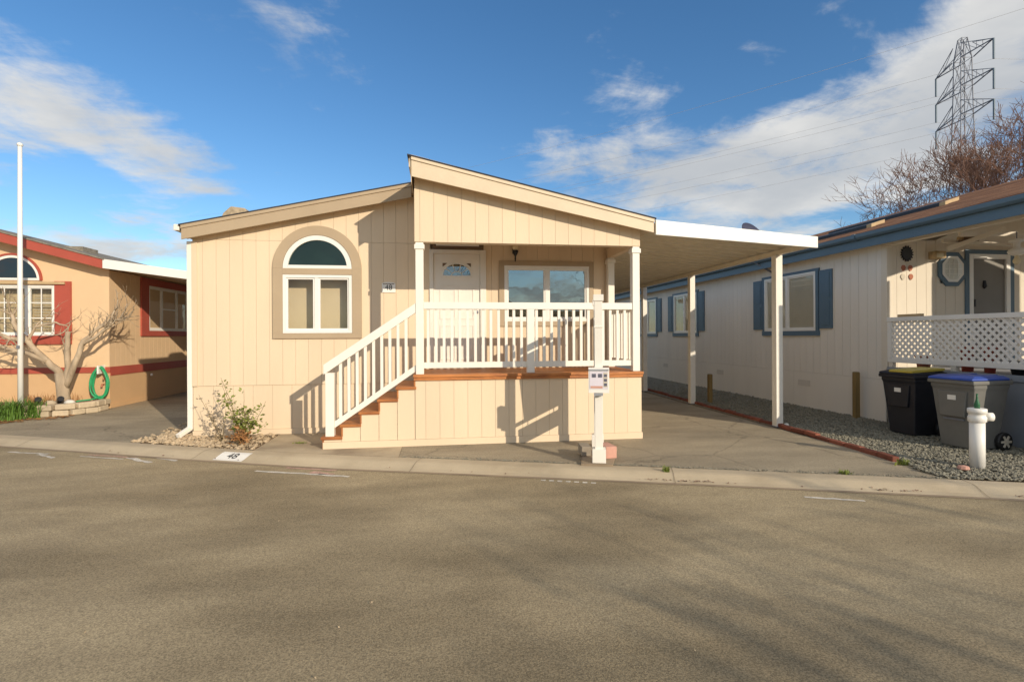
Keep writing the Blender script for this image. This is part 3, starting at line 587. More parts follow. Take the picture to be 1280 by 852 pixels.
# ================================================================== porch: deck, stairs, railing
PO = thing('porch', (1.3, 8.2, 0), 'raised cream porch with redwood deck, stairs and white baluster railing', 'porch')
DZ = 1.043; X0, X1 = -0.372, 3.105; RISE = DZ/6; RUN = (X0+1.68)/5
deck = MB().box(X0+.02, X1-.02, YF+.025, YW-.04, 0.02, DZ-.045).build('deck', 'dirt', PO)
nb = 9; dw = (YW-.035-YF+.05)/nb
me0 = None
for k in range(nb):
    y = YF-.05+k*dw
    if k == 0: b0 = MB().box(X0-.02, X1+.02, y, y+dw-.006, DZ-.04, DZ).build('deck_board', 'wood', deck, bevel=.004); me0 = b0.data
    else:
        o = share('deck_board', me0, deck, (0, k*dw, 0)); b = o.modifiers.new('bevel', 'BEVEL'); b.width = .004
MB().box(X0-.012, X1+.012, YF-.030, YF-.006, DZ-.085, DZ-.042).build('deck_edge', 'wood', deck, bevel=.003)
sk = MB().box(X0, X1, YF+.021, YF+.03, 0.0, DZ-.05).build('skirting', 'cream_core', PO)
boards(sk, 'x', X0, X1, 0.10, DZ-.087, 0.2055, YF, YF+.02, 'cream', phase=.16)
boards(sk, 'y', YF+.021, YW-.04, 0.10, DZ-.087, 0.2055, X1-.02, X1, 'cream')
MB().box(-1.665, X1+.012, YF-.014, YF-.001, 0.0, 0.098).build('base_trim', 'cream', sk, bevel=.003)
# stairs
st = MB()
for k in range(5):
    x = -1.665+RUN*k
    st.box(x+.02, X0-.001, YF+.022, YW-.25, RISE*k, RISE*(k+1)-.042)
st = st.build('stairs', 'cream_core', PO)
def stair_top(x): return RISE*min(5, max(1, int((x+1.668)/RUN)+1))-.045
for k in range(5):
    xa = -1.668+RUN*k; xb = xa+RUN
    boards(st, 'x', xa+(0.001 if k else 0), xb-.001, 0.10, RISE*(k+1)-.045, RUN/1.0, YF, YF+.02, 'cream', gap=0.004)
    MB().box(xa-.025, xb+.012, YF-.025, YW-.24, RISE*(k+1)-.041, RISE*(k+1)).build('tread', 'wood', st, bevel=.006)
    MB().box(xa-.004, xa+.018, YF-.004, YW-.245, RISE*k+.001 if k else .0, RISE*(k+1)-.042).build('riser', 'wood', st)
MB().box(X0-.010, X0+.012, YF-.004, YW-.245, RISE*5+.001, DZ-.043).build('riser', 'wood', st)
# railing
RY = YF+.065
rail = MB().box(-0.236, 2.971, RY-.045, RY+.045, 2.005, 2.108).build('railing', 'white', PO, bevel=.004)
MB().box(-0.236, 2.971, RY-.02, RY+.02, 1.132, 1.218).build('bottom_rail', 'white', rail, bevel=.003)
MB().box(1.305, 1.420, RY-.044, RY+.046, DZ+.002, 2.004).build('post', 'white', rail, bevel=.004)
bal = None
def baluster(par, x, y, z0=1.2185, z1=2.0045):
    global bal
    if bal is None:
        o = MB().box(x-.02, x+.02, y-.02, y+.02, z0, z1).build('baluster', 'white', par); bal = (o.data, x, y, z0)
    else: share('baluster', bal[0], par, (x-bal[1], y-bal[2], z0-bal[3]))
SP = 0.1165
for k in range(28):
    x = -0.29+SP*(k+1)
    if -0.22 < x < 2.955 and abs(x-1.3625) > 0.085: baluster(rail, x, RY)
# side railing on the right edge of the deck
sr = MB().box(2.985, 3.075, RY+.060, YW-.16, 2.005, 2.108).build('side_railing', 'white', PO, bevel=.004)
MB().box(3.01, 3.05, RY+.060, YW-.16, 1.132, 1.218).build('bottom_rail', 'white', sr, bevel=.003)
for k in range(9): baluster(sr, 3.03, RY+.13+SP*k)
# stair railing
sx0, sx1 = -1.512, -0.353
def zt_(x): return 1.205+(x+1.64)*0.690
srl = MB().prism([(-1.66, zt_(-1.66)-.13), (sx1, zt_(sx1)-.14), (sx1, zt_(sx1)), (-1.66, zt_(-1.66)+.012)], RY-.045, RY+.045).build('stair_railing', 'white', PO, bevel=.004)
MB().prism([(sx0, .29), (sx1, .29+.69*(sx1-sx0)), (sx1, .385+.69*(sx1-sx0)), (sx0, .385)], RY-.02, RY+.02).build('bottom_rail', 'white', srl, bevel=.003)
MB().box(-1.632, -1.513, RY-.058, RY+.058, RISE+.001, 1.085).build('newel_post', 'white', srl, bevel=.005)
for k in range(9):
    x = sx0+.085+SP*k
    zb = .385+.69*(x-sx0); zq = zt_(x)-.135
    MB().prism([(x-.02, zb-.016), (x+.02, zb+.012), (x+.02, zq+.012), (x-.02, zq-.016)], RY-.019, RY+.019).build('baluster', 'white', srl)

# ================================================================== carport
CP = thing('carport', (4.5, 13.0, 0), 'flat white metal carport on square posts beside the cream home', 'carport')
def cz(x): return 3.30-0.072*(x-3.27)
PW_ = 0.305; first = None
npan = 44
for k in range(npan):
    y0 = YR+.06+PW_*k
    if first is None:
        mb = MB(); w = PW_-.004
        prof = [(0, 0), (.012, .0), (.03, -.045), (.075, -.045), (.09, -.008), (w-.012, -.008), (w-.004, .0), (w, .03), (w-.01, .034), (0, .022)]
        A = [(3.262, y0+p[0], cz(3.262)+p[1]) for p in prof]; B = [(5.97, y0+p[0], cz(5.97)+p[1]) for p in prof]; n = len(prof)
        mb.add(A+B, [tuple(range(n)), tuple(range(2*n-1, n-1, -1))]+[(i, i+n, (i+1) % n+n, (i+1) % n) for i in range(n)])
        p0 = mb.build('roof_panel', 'offwhite', CP); first = p0.data
    else: share('roof_panel', first, CP, (0, PW_*k, 0))
ff = MB().prism([(3.268, 3.135), (5.99, 2.985), (5.99, 3.165), (3.268, 3.362)], YR+.002, YR+.05).build('fascia', 'vinyl', CP, bevel=.004)
MB().prism([(YR+.052, 2.985), (20.8, 2.985), (20.8, 3.065), (YR+.052, 3.065)], 5.80, 5.875, 'x').build('beam', 'offwhite', CP, bevel=.004)
for y in (8.22, 11.3, 14.1, 17.0, 20.0):
    o = postmesh(5.838, y, 0.0, 2.983, 0.125, CP, 'post', 'white', False)
    MB().box(5.838-.085, 5.838+.085, y-.085, y+.085, 0.0, 0.012).build('foot_plate', 'steel', o)
MB().lathe((5.96, 8.16, 0.0), [(.04, 0), (.045, .03), (.03, .06)], 10).build('pipe_cap', 'white', CP, smooth=True)
MB().tube([(5.925, 8.25, 0.0), (5.925, 8.25, 0.80)], .018, 8).build('conduit', 'steel', CP)
MB().box(5.91, 5.94, 8.235, 8.265, .80, .83).build('conduit_cap', 'vinyl', CP)

# ================================================================== peach home on the left with red trim
LH = thing('mobile_home', (-11.0, 20.0, 0), 'peach mobile home with brick red trim, arched window and white awning', 'house')
LX, LY = -7.49, 12.88; LRX = -11.2
def lz(x): return 3.37+0.275*(-7.45-x) if x > LRX else 3.37+0.275*(-7.45-LRX)-0.275*(LRX-x)
LXL = 2*LRX-LX
OPL = [(-10.10, -8.586, 1.665, 2.80)]
body = MB().prism([(LXL, 0), (LX-.012, 0), (LX-.012, lz(LX)-.21), (LRX, lz(LRX)-.21), (LXL, lz(LXL)-.21)], LY+.30, 27.0).build('wall', 'peach', LH)
mb = MB()
mb.box(LXL, -10.101, LY, LY+.02, .945, 3.0); mb.box(-8.585, LX, LY, LY+.02, .945, 3.0); mb.box(-10.10, -8.586, LY, LY+.02, .945, 1.664); mb.box(-10.10, -8.586, LY, LY+.02, 2.80, 3.0)
mb.prism([(LXL, 3.0), (LX, 3.0), (LX, lz(LX)-.2), (LRX, lz(LRX)-.2), (LXL, lz(LXL)-.2)], LY, LY+.02)
mb.build('front_siding', 'peach', body)
MB().box(LXL, LX+.005, LY-.002, LY+.02, 0, .812).build('front_skirting', 'tan_skirt', body)
MB().box(LXL, LX+.02, LY-.022, LY+.02, .813, .942).build('belt_trim', 'red', body)
# side wall: ribbed boards joined (3 px each)
mb = MB(); y = LY+.021
while y < 26.9:
    if y+.2 < 14.43 or y > 16.53: mb.box(LX-.012, LX, y, y+.195, .945, 3.16)
    else: mb.box(LX-.012, LX, y, y+.195, .945, 1.72); mb.box(LX-.012, LX, y, y+.195, 2.99, 3.16)
    y += .2
tag(mb.build('ribbed_siding', 'peach', body), kind='stuff')
MB().box(LX-.012, LX+.004, LY+.021, 26.9, 0, .745).build('side_skirting', 'tan_skirt', body)
MB().box(LX-.012, LX+.02, LY+.021, 26.9, .746, .943).build('belt_trim', 'red', body)
MB().box(LX+.0045, LX+.02, LY+.0, 26.9, .0, .10).build('base_trim', 'tan_skirt', body)
def lroof(x0, x1, y0, y1, t0, t1, m, nm, par): return MB().prism([(x0, lz(x0)-t1), (x1, lz(x1)-t1), (x1, lz(x1)-t0), (x0, lz(x0)-t0)], y0, y1).build(nm, m, par)
for a, b in ((LRX, -7.40), (LXL-.1, LRX-.001)):
    r_ = lroof(a, b, 12.575, 27.2, .012, .19, 'peach', 'roof', LH); lroof(a, b, 12.53, 27.25, -.02, .011, 'grey_roof', 'shingle_layer', r_)
    lroof(a, b-.04, 12.55, 12.574, .006, .215, 'red', 'fascia', LH)
MB().box(-9.28, -8.86, 14.2, 14.8, lz(-9)-.05, lz(-9.28)+.03).build('roof_vent', 'grey_roof', LH, bevel=.01)
# awning on the right side
aw_ = MB().prism([(-7.435, 3.16), (-5.1, 2.855), (-5.1, 3.035), (-7.435, 3.365)], 12.552, 12.60).build('awning_fascia', 'vinyl', LH, bevel=.004)
MB().prism([(-7.43, 3.22), (-5.0, 2.90), (-5.0, 2.93), (-7.43, 3.25)], 12.602, 24.0).build('awning_roof', 'offwhite', LH)
MB().box(-6.05, -5.98, 14.0, 14.2, 3.09, 3.20).build('awning_vent', 'black', LH)
for y in (13.0, 18.0): MB().box(-5.17, -5.07, y, y+.1, -.003, 2.88).build('awning_post', 'white', LH)
# front windows
fw_ = slider(LH, 'x', -10.10, -8.586, 1.665, 2.80, LY-.03, 1, 2, 'glass', mull=(-9.148,), backm='curtain', back=0.26, grid=(2, 3), label='white sliding window with blinds and a curtain')
for k in range(14): MB().box(-9.09, -8.65, LY+.10, LY+.125, 1.76+k*.062, 1.772+k*.062).build('blind_slat', 'blind', fw_)
mb = MB(); mb.box(-8.585, -8.258, LY-.05, LY-.001, 1.47, 2.885); mb.box(-10.40, -8.586, LY-.05, LY-.001, 1.47, 1.664); mb.build('window_trim', 'red', fw_)
MB().box(-10.40, -8.36, LY-.09, LY-.052, 2.815, 2.87).build('drip_cap', 'tanwood', fw_)
AC2 = (-9.444, 2.905)
hw2 = arch_ring(0.50, 0.557, LY-.03, LY-.001, AC2); hw2.box(AC2[0]-.50, AC2[0]+.50, LY-.03, LY-.001, 2.906, 2.955); hw2 = hw2.build('half_round_window', 'vinyl', LH)
MB().prism([(AC2[0]+.50*math.cos(t), AC2[1]+.50*math.sin(t)) for t in np.linspace(0.1, math.pi-.1, 24)], LY-.012, LY-.006).build('pane', 'glass_navy', hw2)
MB().prism([(AC2[0]+.50*math.cos(t), AC2[1]+.50*math.sin(t)) for t in np.linspace(0.1, math.pi-.1, 24)], LY-.005, LY-.002).build('interior', 'dark_room', hw2)
arch_ring(0.558, 0.60, LY-.045, LY-.001, AC2).build('window_trim', 'red', hw2)
# side window
sw = slider(LH, 'y', 14.437, 16.521, 1.79, 2.955, LX+.03, -1, 3, 'glass', mull=(15.10, 15.90), backm='dark_room', back=0.2)
MB().box(LX+.0, LX+.022, 15.13, 15.87, 2.36, 2.40).build('transom_bar', 'vinyl', sw)
mb = MB(); mb.box(LX+.001, LX+.04, 14.10, 14.436, 1.65, 3.14); mb.box(LX+.001, LX+.04, 16.522, 16.8, 1.65, 3.14); mb.box(LX+.001, LX+.04, 14.437, 16.521, 1.65, 1.789); mb.box(LX+.001, LX+.04, 14.437, 16.521, 2.956, 3.14)
mb.build('window_trim', 'red', sw)
MB().lathe((LX+.05, 14.5, .62), [(.02, 0), (.035, .03), (.02, .06)], 8).build('vent_cap', 'vinyl', LH)

# planter in front of it
PLT = [(-9.9, 11.62), (-9.2, 11.55), (-8.6, 11.62), (-8.0, 11.72), (-7.62, 11.95), (-7.45, 12.3), (-7.46, 12.72)]
pl_ = thing('planter_wall', (-8.4, 11.9, 0), 'low curved planter wall of pale stacked stone blocks under the bare tree', 'planter')
def along(line, t):
    d = [0]
    for i in range(1, len(line)): d.append(d[-1]+(Vector(line[i])-Vector(line[i-1])).length)
    s_ = max(0, min(t, d[-1]-1e-6))
    for i in range(len(d)-1):
        if d[i] <= s_ <= d[i+1]:
            f = (s_-d[i])/(d[i+1]-d[i]); return Vector(line[i]).lerp(Vector(line[i+1]), f), (Vector(line[i+1])-Vector(line[i])).normalized(), d[-1]
LEN = along(PLT, 0)[2]
for row in range(2):
    t = 1.35+row*.14
    while t < LEN-.05:
        w = random.uniform(.24, .34); w = min(w, LEN-t); c, dr, _ = along(PLT, t+w/2)
        if w > .08:
            mb = MB(); h = .125; mb.bar((c.x-dr.x*(w/2-.006), c.y-dr.y*(w/2-.006), row*h+h/2-.006), (c.x+dr.x*(w/2-.006), c.y+dr.y*(w/2-.006), row*h+h/2-.006+random.uniform(-.006, .006)), .18+random.uniform(-.02, .02), h-.008)
            mb.build('stone', 'blockstone', pl_, bevel=.018)
        t += w
so = MB(); so.add([(p[0], p[1]+.02, .17) for p in PLT]+[(-7.5, 12.86, .19), (-9.9, 12.86, .19)], [tuple(range(len(PLT)+2))]); so = so.build('soil_fill', 'dirt', pl_)
def rock(x, y, z, r, m, name, label, cat, seed):
    rg = random.Random(seed); mb = MB(); n = 8; k0 = 0
    prof = [(.35, -.75), (.85, -.45), (1.0, 0.0), (.8, .45), (.35, .72)]
    for rr, zz_ in prof:
        for j in range(n): a = 2*math.pi*j/n; q = rr*rg.uniform(.82, 1.12); mb.v.append((x+r*q*math.cos(a)*1.15, y+r*q*math.sin(a)*.85, z+r*.75*(zz_+.75)))
    for i in range(len(prof)-1):
        for j in range(n): a = i*n+j; b = i*n+(j+1) % n; mb.f.append((a, b, b+n, a+n))
    mb.f += [tuple(range(n-1, -1, -1)), tuple(range((len(prof)-1)*n, len(prof)*n))]
    return tag(mb.build(name, m, org=(x, y, z), smooth=True), label, cat)
rock(-7.78, 12.05, .19, .10, 'rock', 'rock', 'white rounded rock on the planter edge below the bare tree', 'rock', 1)
rock(-8.12, 12.0, .19, .10, 'blockstone', 'rock', 'tan rounded rock beside the white rock in the planter', 'rock', 2)
def spotlight(x, y, z, label):
    t = thing('garden_spotlight', (x, y, z), label, 'lamp')
    MB().tube([(x, y, z-.02), (x, y, z+.07)], .012, 6).build('stake', 'black', t)
    MB().tube([(x-.05, y+.05, z+.05), (x, y, z+.10), (x+.05, y-.05, z+.14)], [.035, .05, .06], 10).build('lamp_head', 'black', t)
spotlight(-7.93, 12.0, .20, 'black garden spotlight right behind the white planter rock')
spotlight(-8.32, 11.95, .20, 'black garden spotlight beside the tan rock in the planter')

# bare pruned tree in the planter, and a generator for bare trees
def limb(mb, p, d, L, r, rg, segs=4, wob=.25, up=.05, n=6, rend=.55):
    pts = [Vector(p)]; d = Vector(d).normalized(); rs = [r]
    for i in range(segs):
        d = (d+Vector((rg.uniform(-wob, wob), rg.uniform(-wob, wob), rg.uniform(-wob, wob)+up))).normalized()
        pts.append(pts[-1]+d*L/segs); rs.append(r*(1-(1-rend)*(i+1)/segs))
    mb.tube(pts, rs, n); return pts, d, rs[-1]
def grow(mb, p, d, L, r, depth, rg, spread=.8, kids=(2, 3), wob=.25, up=.08, shrink=.72, rmin=.004):
    pts, d2, re = limb(mb, p, d, L, r, rg, 4 if depth > 1 else 3, wob, up, 6 if r > .03 else (4 if r > .008 else 3))
    if depth == 0: return
    for k in range(rg.randint(*kids)):
        q = pts[rg.randint(2, len(pts)-1)] if k else pts[-1]
        a = Vector((rg.uniform(-1, 1), rg.uniform(-1, 1), rg.uniform(-.6, 1))).normalized()
        grow(mb, q, (d2+a*spread).normalized(), L*shrink*rg.uniform(.75, 1.15), max(rmin, re*rg.uniform(.6, .85)), depth-1, rg, spread, kids, wob, up, shrink, rmin)
rg = random.Random(5)
TB = (-8.05, 12.3, .18)
bt = thing('bare_tree', TB, 'bare multi-trunk pruned tree with pale grey bark in the stone planter', 'tree')
mb = MB(); mb.tube([(TB[0], TB[1], .1), (TB[0]-.01, TB[1], .35), (TB[0]-.03, TB[1], .62), (TB[0]-.05, TB[1], .86)], [.15, .115, .115, .12], 10); mb.build('trunk', 'bark', bt, smooth=True)
def ctrl(points, r0, r1, name, twigs):
    mb = MB(); P = [Vector(p) for p in points]
    Q = []
    for i in range(len(P)-1):
        for j in range(3): Q.append(P[i].lerp(P[i+1], j/3)+Vector((rg.uniform(-.02, .02), rg.uniform(-.02, .02), rg.uniform(-.02, .02))))
    Q.append(P[-1]); n = len(Q); mb.tube(Q, [r0+(r1-r0)*i/(n-1) for i in range(n)], 8)
    for k in range(twigs):
        i = rg.randint(n//3, n-1); d = (Q[i]-Q[i-1]).normalized()
        a = Vector((rg.uniform(-1, 1), rg.uniform(-.7, .5), rg.uniform(-.35, .9)))
        grow(mb, Q[i], (d*.7+a).normalized(), rg.uniform(.20, .38), rg.uniform(.012, .022), 2, rg, .75, (2, 3), .28, .06, .66, .0045)
    return mb.build(name, 'bark', bt, smooth=True)
bx, by = TB[0], TB[1]
ctrl([(bx-.06, by, .80), (bx-.30, by-.05, 1.12), (bx-.62, by-.12, 1.55), (bx-.86, by-.15, 1.95), (bx-.95, by-.1, 2.15)], .078, .028, 'limb', 9)
ctrl([(bx+.03, by, .62), (bx+.10, by-.05, 1.0), (bx+.14, by-.1, 1.45), (bx+.15, by-.1, 1.75)], .062, .045, 'limb', 3)
ctrl([(bx+.05, by, .55), (bx+.24, by-.06, 1.0), (bx+.42, by-.12, 1.45), (bx+.62, by-.1, 1.75), (bx+.95, by, 1.98), (bx+1.2, by, 2.05)], .07, .02, 'limb', 12)
ctrl([(bx+.42, by-.12, 1.45), (bx+.72, by-.15, 1.62), (bx+1.0, by-.2, 1.85), (bx+1.12, by-.2, 2.2)], .04, .014, 'limb', 8)
ctrl([(bx-.62, by-.12, 1.55), (bx-.9, by-.2, 1.60), (bx-1.25, by-.25, 1.85), (bx-1.6, by-.2, 2.2)], .055, .016, 'limb', 9)
ctrl([(bx-.30, by-.05, 1.12), (bx-.7, by-.25, 1.35), (bx-1.2, by-.3, 1.5), (bx-1.7, by-.3, 1.75)], .05, .016, 'limb', 8)
ctrl([(bx-.62, by-.12, 1.55), (bx-.45, by-.1, 1.85), (bx-.1, by-.05, 1.95), (bx+.1, by, 1.85)], .03, .012, 'limb', 4)
# flag pole, hose
fp = thing('flagpole', (-8.45, 11.70, 0), 'tall thin white flagpole standing in the green grass clump', 'flagpole')
MB().tube([(-8.45, 11.70, 0), (-8.45, 11.70, 2.6), (-8.44, 11.70, 5.50)], [.048, .044, .036], 10).build('pole', 'vinyl', fp, smooth=True)
MB().lathe((-8.44, 11.70, 5.50), [(.03, 0), (.05, .02), (.05, .06), (.02, .08)], 10).build('finial', 'vinyl', fp, smooth=True)
MB().box(-8.478, -8.428, 11.63, 11.655, 1.4, 1.46).build('cleat', 'steel', fp)
hs = thing('garden_hose', (-7.60, 12.76, .2), 'coiled bright green garden hose hanging on the peach wall', 'hose')
mb = MB(); pts = []
rg2 = random.Random(3)
for k in range(7):
    rx, rz = .165+.018*rg2.uniform(-1.4, 1), .345+.04*rg2.uniform(-1, 1)
    for i in range(24):
        a = 2*math.pi*i/24; pts.append((-7.585+rx*math.sin(a)*(1+.12*math.cos(a+math.pi)), 12.74-.012*k-.02*math.sin(a*2+k), .60+rz*math.cos(a)))
mb.tube(pts, .0165, 6); mb.tube([(-7.60, 12.70, .27), (-7.7, 12.6, .24), (-7.85, 12.45, .23), (-7.95, 12.4, .2)], .0165, 6); mb.build('coil', 'hose', hs, smooth=True)
mb = MB(); mb.box(-7.605, -7.57, 12.62, 12.879, .80, .985); mb.build('hanger', 'vinyl', hs, bevel=.01)
mb = MB().tube([(-7.56, 12.87, .70), (-7.56, 12.78, .70), (-7.54, 12.75, .66)], .015, 6); mb.tube([(-7.60, 12.87, .55), (-7.60, 12.80, .55), (-7.60, 12.78, .49)], .02, 6); mb.build('tap', 'terracotta', hs)
# grass clump, flowers, leaf litter
def blades(rows, name, m, label, cat, org, w=.010, kind=None):
    mb = MB(); rg = random.Random(11)
    for (x, y, z, h, lean, a) in rows:
        dx, dy = math.cos(a), math.sin(a); nx, ny = -dy*w, dx*w; k = len(mb.v)
        p1 = (x+dx*lean*.35, y+dy*lean*.35, z+h*.62); p2 = (x+dx*lean, y+dy*lean, z+h*rg.uniform(.7, 1))
        mb.v += [(x-nx, y-ny, z), (x+nx, y+ny, z), (p1[0]+nx*.8, p1[1]+ny*.8, p1[2]), (p1[0]-nx*.8, p1[1]-ny*.8, p1[2]), p2]
        mb.f += [(k, k+1, k+2, k+3), (k+3, k+2, k+4)]
    o = mb.build(name, m, org=org); return tag(o, label, cat, kind=kind)
rg = random.Random(8); rows = []
for cx_, cy_, n in ((-8.75, 11.35, 260), (-8.35, 11.35, 240), (-9.05, 11.5, 220), (-8.55, 11.0, 160), (-8.2, 11.62, 130)):
    for k in range(n):
        a = rg.uniform(0, 6.28); rr = abs(rg.gauss(0, .11)); rows.append((cx_+rr*math.cos(a), cy_+rr*math.sin(a), 0, rg.uniform(.22, .50), rg.uniform(.08, .36), rg.uniform(0, 6.28)))
blades(rows, 'grass_clump', 'leaf_grass', 'lush green clump of strappy grass around the flagpole foot', 'plant', (-8.6, 11.35, 0))
rows = [(rg.uniform(-9.0, -7.9), rg.uniform(12.2, 12.7), .18, rg.uniform(.1, .28), rg.uniform(.02, .12), rg.uniform(0, 6.28)) for k in range(220)]
blades(rows, 'dry_grass', 'leaf_dry', 'sparse dry grass growing behind the planter stones', 'grass', (-8.4, 12.4, .18), .006, 'stuff')
def litter(name, m, n, region, z, s0, s1, label, cat, seed):
    rg = random.Random(seed); mb = MB()
    for k in range(n):
        x, y = region(rg); s_ = rg.uniform(s0, s1); a = rg.uniform(0, 6.28); c, q = math.cos(a)*s_, math.sin(a)*s_; zz_ = z+rg.uniform(.002, .018)
        mb.add([(x-c, y-q, zz_), (x+q*.5, y-c*.5, zz_+rg.uniform(0, .015)), (x+c, y+q, zz_+rg.uniform(0, .01)), (x-q*.5, y+c*.5, zz_+rg.uniform(0, .012))], [(0, 1, 2, 3)])
    o = mb.build(name, m, org=(*region(rg), z)); return tag(o, label, cat, kind='stuff')
litter('leaf_litter', 'leaf_dry', 520, lambda r: (lambda x: (x, np.interp(x, [-10, -8.3, -7.4], [10.6, 11.05, 11.72])+r.gauss(0, .13)))(r.uniform(-10, -7.5)), 0, .02, .06, 'dry brown leaves gathered along the planter edge', 'leaves', 4)
litter('road_debris', 'river', 40, lambda r: (lambda x: (x, r.uniform(1.6, 5.5)-x*.3))(r.uniform(-4, 4.5)), RZ+.002, .004, .012, 'scattered tiny pale grit on the asphalt road', 'leaves', 9)
litter('gutter_debris', 'bark_dark', 95, lambda r: (lambda x: (x, kerb_y(x, .22)+abs(r.gauss(0, .03))))(r.choice([r.gauss(2.55, .18), r.gauss(2.95, .12), r.gauss(4.7, .15), r.uniform(-5, 6), r.gauss(5.9, .1)])), RZ+.012, .008, .022, 'dark leaf bits lying in the concrete gutter', 'leaves', 19)
rocks([(x, kerb_y(x)+.03+abs(random.gauss(0, .035)), .002, random.uniform(.006, .018)) for x in np.random.default_rng(1).uniform(-.5, 5.7, 650)], 'asphalt_crumbs', 'gravel')
tag(bpy.data.objects['asphalt_crumbs'], 'loose asphalt crumbs along the driveway edge at the kerb', 'gravel', kind='stuff')

# pebble bed and shrubs at the left corner of the cream home
rg = np.random.default_rng(3); rows = []
while len(rows) < 900:
    x, y = rg.uniform(-4.75, -2.65), rg.uniform(7.2, 11.5)
    if y < kerb_y(x)+.03: continue
    if x > XL-.04 and y > YW-.05: continue
    if x < -4.5+max(0, (y-9.4))*-.05 and rg.random() < .8: continue
    if x > -3.3 and rg.random() < .45: continue
    if y > 9.2 and rg.random() < .6: continue
    rows.append((x, y, 0.008, rg.uniform(.018, .052)))
pb_ = rocks(rows, 'pebble_bed', 'river'); tag(pb_, 'pale river pebbles at the corner of the cream home', 'pebbles', kind='stuff')
rows = [(rg.uniform(-3.95, -2.6), 0, .0, rg.uniform(.004, .014)) for k in range(1200)]
rows = [(x, rg.uniform(kerb_y(x)+.01, 8.88), z, r) for x, _, z, r in rows]
tag(rocks(rows, 'soil_crumbs', 'river'), 'small soil crumbs and chips below the shrubs', 'soil', kind='stuff')
def shrub(name, base, stems, leafm, label, seed, leaf=(.028, .05), dense=9, stemr=.006):
    rg = random.Random(seed); t = thing(name, base, label, 'shrub'); B = Vector(base); sm, lm = MB(), MB()
    for (dx, dy, h, nl) in stems:
        P = [B+Vector((rg.uniform(-.03, .03), rg.uniform(-.03, .03), -.01))]
        for i in range(1, 6): f = i/5; P.append(B+Vector((dx*f+rg.uniform(-.015, .015), dy*f+rg.uniform(-.015, .015), h*f)))
        sm.tube(P, [stemr*(1-.13*i) for i in range(6)], 5)
        for k in range(nl):
            i = rg.uniform(.35, 1.0); q = P[0].lerp(P[-1], i)
            tw = q+Vector((rg.gauss(0, .05), rg.gauss(0, .05), rg.uniform(-.02, .08))); sm.tube([q, tw], .002, 3)
            for j in range(rg.randint(3, 6)):
                s_ = rg.uniform(*leaf); a = rg.uniform(0, 6.28); e = rg.uniform(-.6, .9)
                d = Vector((math.cos(a)*math.cos(e), math.sin(a)*math.cos(e), math.sin(e))); n_ = d.cross(Vector((rg.uniform(-1, 1), rg.uniform(-1, 1), 1))).normalized()
                c = tw+d*s_*.4
                lm.add([c, c+d*s_*.6+n_*s_*.42, c+d*s_*1.35, c+d*s_*.6-n_*s_*.42], [(0, 1, 2, 3)])
    sm.build('stem', 'stem', t); lm.build('foliage', leafm, t); return t
shrub('rose_shrub', (-2.97, 8.35, 0), [(-.38, .1, .98, 8), (-.34, .05, .86, 7), (-.05, .1, .80, 6), (.03, .0, .46, 13), (-.12, -.05, .44, 14), (.16, 0, .40, 10), (.30, 0, .62, 4), (-.2, .05, .5, 9), (.05, -.1, .34, 10), (.26, -.05, .25, 6), (-.02, -.1, .4, 10), (-.30, .02, .7, 12), (.0, .02, .55, 14), (-.10, -.1, .3, 16), (.14, -.06, .3, 14)], 'leaf', 'leafy green rose shrub with tall thin stems against the cream wall', 4)
shrub('withered_shrub', (-3.33, 8.45, 0), [(-.36, .05, .72, 7), (-.28, .1, .58, 7), (-.14, 0, .40, 6), (.05, .0, .50, 4), (.0, -.05, .2, 8), (-.1, -.1, .16, 8)], 'leaf_grey', 'withered grey shrub with sparse leaves beside the rose shrub', 6, (.02, .036))
shrub('dry_shrub', (-2.93, 8.05, 0), [(.05, -.02, .17, 12), (-.05, 0, .18, 12), (.06, .02, .12, 9), (-.02, -.06, .12, 9), (.02, .0, .24, 5)], 'leaf_dry', 'low dried orange plant at the foot of the rose shrub', 9, (.03, .06))
for i, (x, y, h, lb) in enumerate([(2.62, 5.70, .09, 'small green weed in the kerb joint before the porch corner'), (4.60, 5.30, .05, 'low green weed at the driveway edge by the kerb'), (5.62, 5.55, .09, 'bright green weed at the end of the brick edging'), (-2.1, 8.1, .03, 'tiny green weed on the concrete pad by the stairs')]):
    rows = [(x+random.gauss(0, .016 if i == 0 else .04), y+random.gauss(0, .012 if i == 0 else .025), 0, random.uniform(.5, 1)*h, random.uniform(.01, .07), random.uniform(0, 6.28)) for k in range(26 if i == 0 else 44)]
    blades(rows, 'weed', 'leaf', lb, 'weed', (x, y, 0), .008)

# ================================================================== sign frame seen edge-on, with flyer box
SG = thing('yard_sign', (2.07, 6.6, 0), 'white two-post real estate sign frame seen edge-on in front of the porch', 'sign')
P1, P2 = Vector((1.955, 6.17, 0)), Vector((2.215, 7.05, 0)); SD = (P2-P1).normalized(); SN = Vector((-SD.y, SD.x, 0))
def obar(a, b, w, h, nm, m, par, bev=.004): return MB().bar(a, b, w, h).build(nm, m, par, bevel=bev)
def opost(c, z0, z1, w, nm, m, par, bev=.004):
    mb = MB(); vs = [c+SD*(a*w/2)+SN*(b*w/2)+Vector((0, 0, z)) for z in (z0, z1) for a, b in ((-1, -1), (1, -1), (1, 1), (-1, 1))]
    mb.add(vs, [(0, 1, 2, 3), (7, 6, 5, 4), (0, 4, 5, 1), (1, 5, 6, 2), (2, 6, 7, 3), (3, 7, 4, 0)]); return mb.build(nm, m, par, bevel=bev)
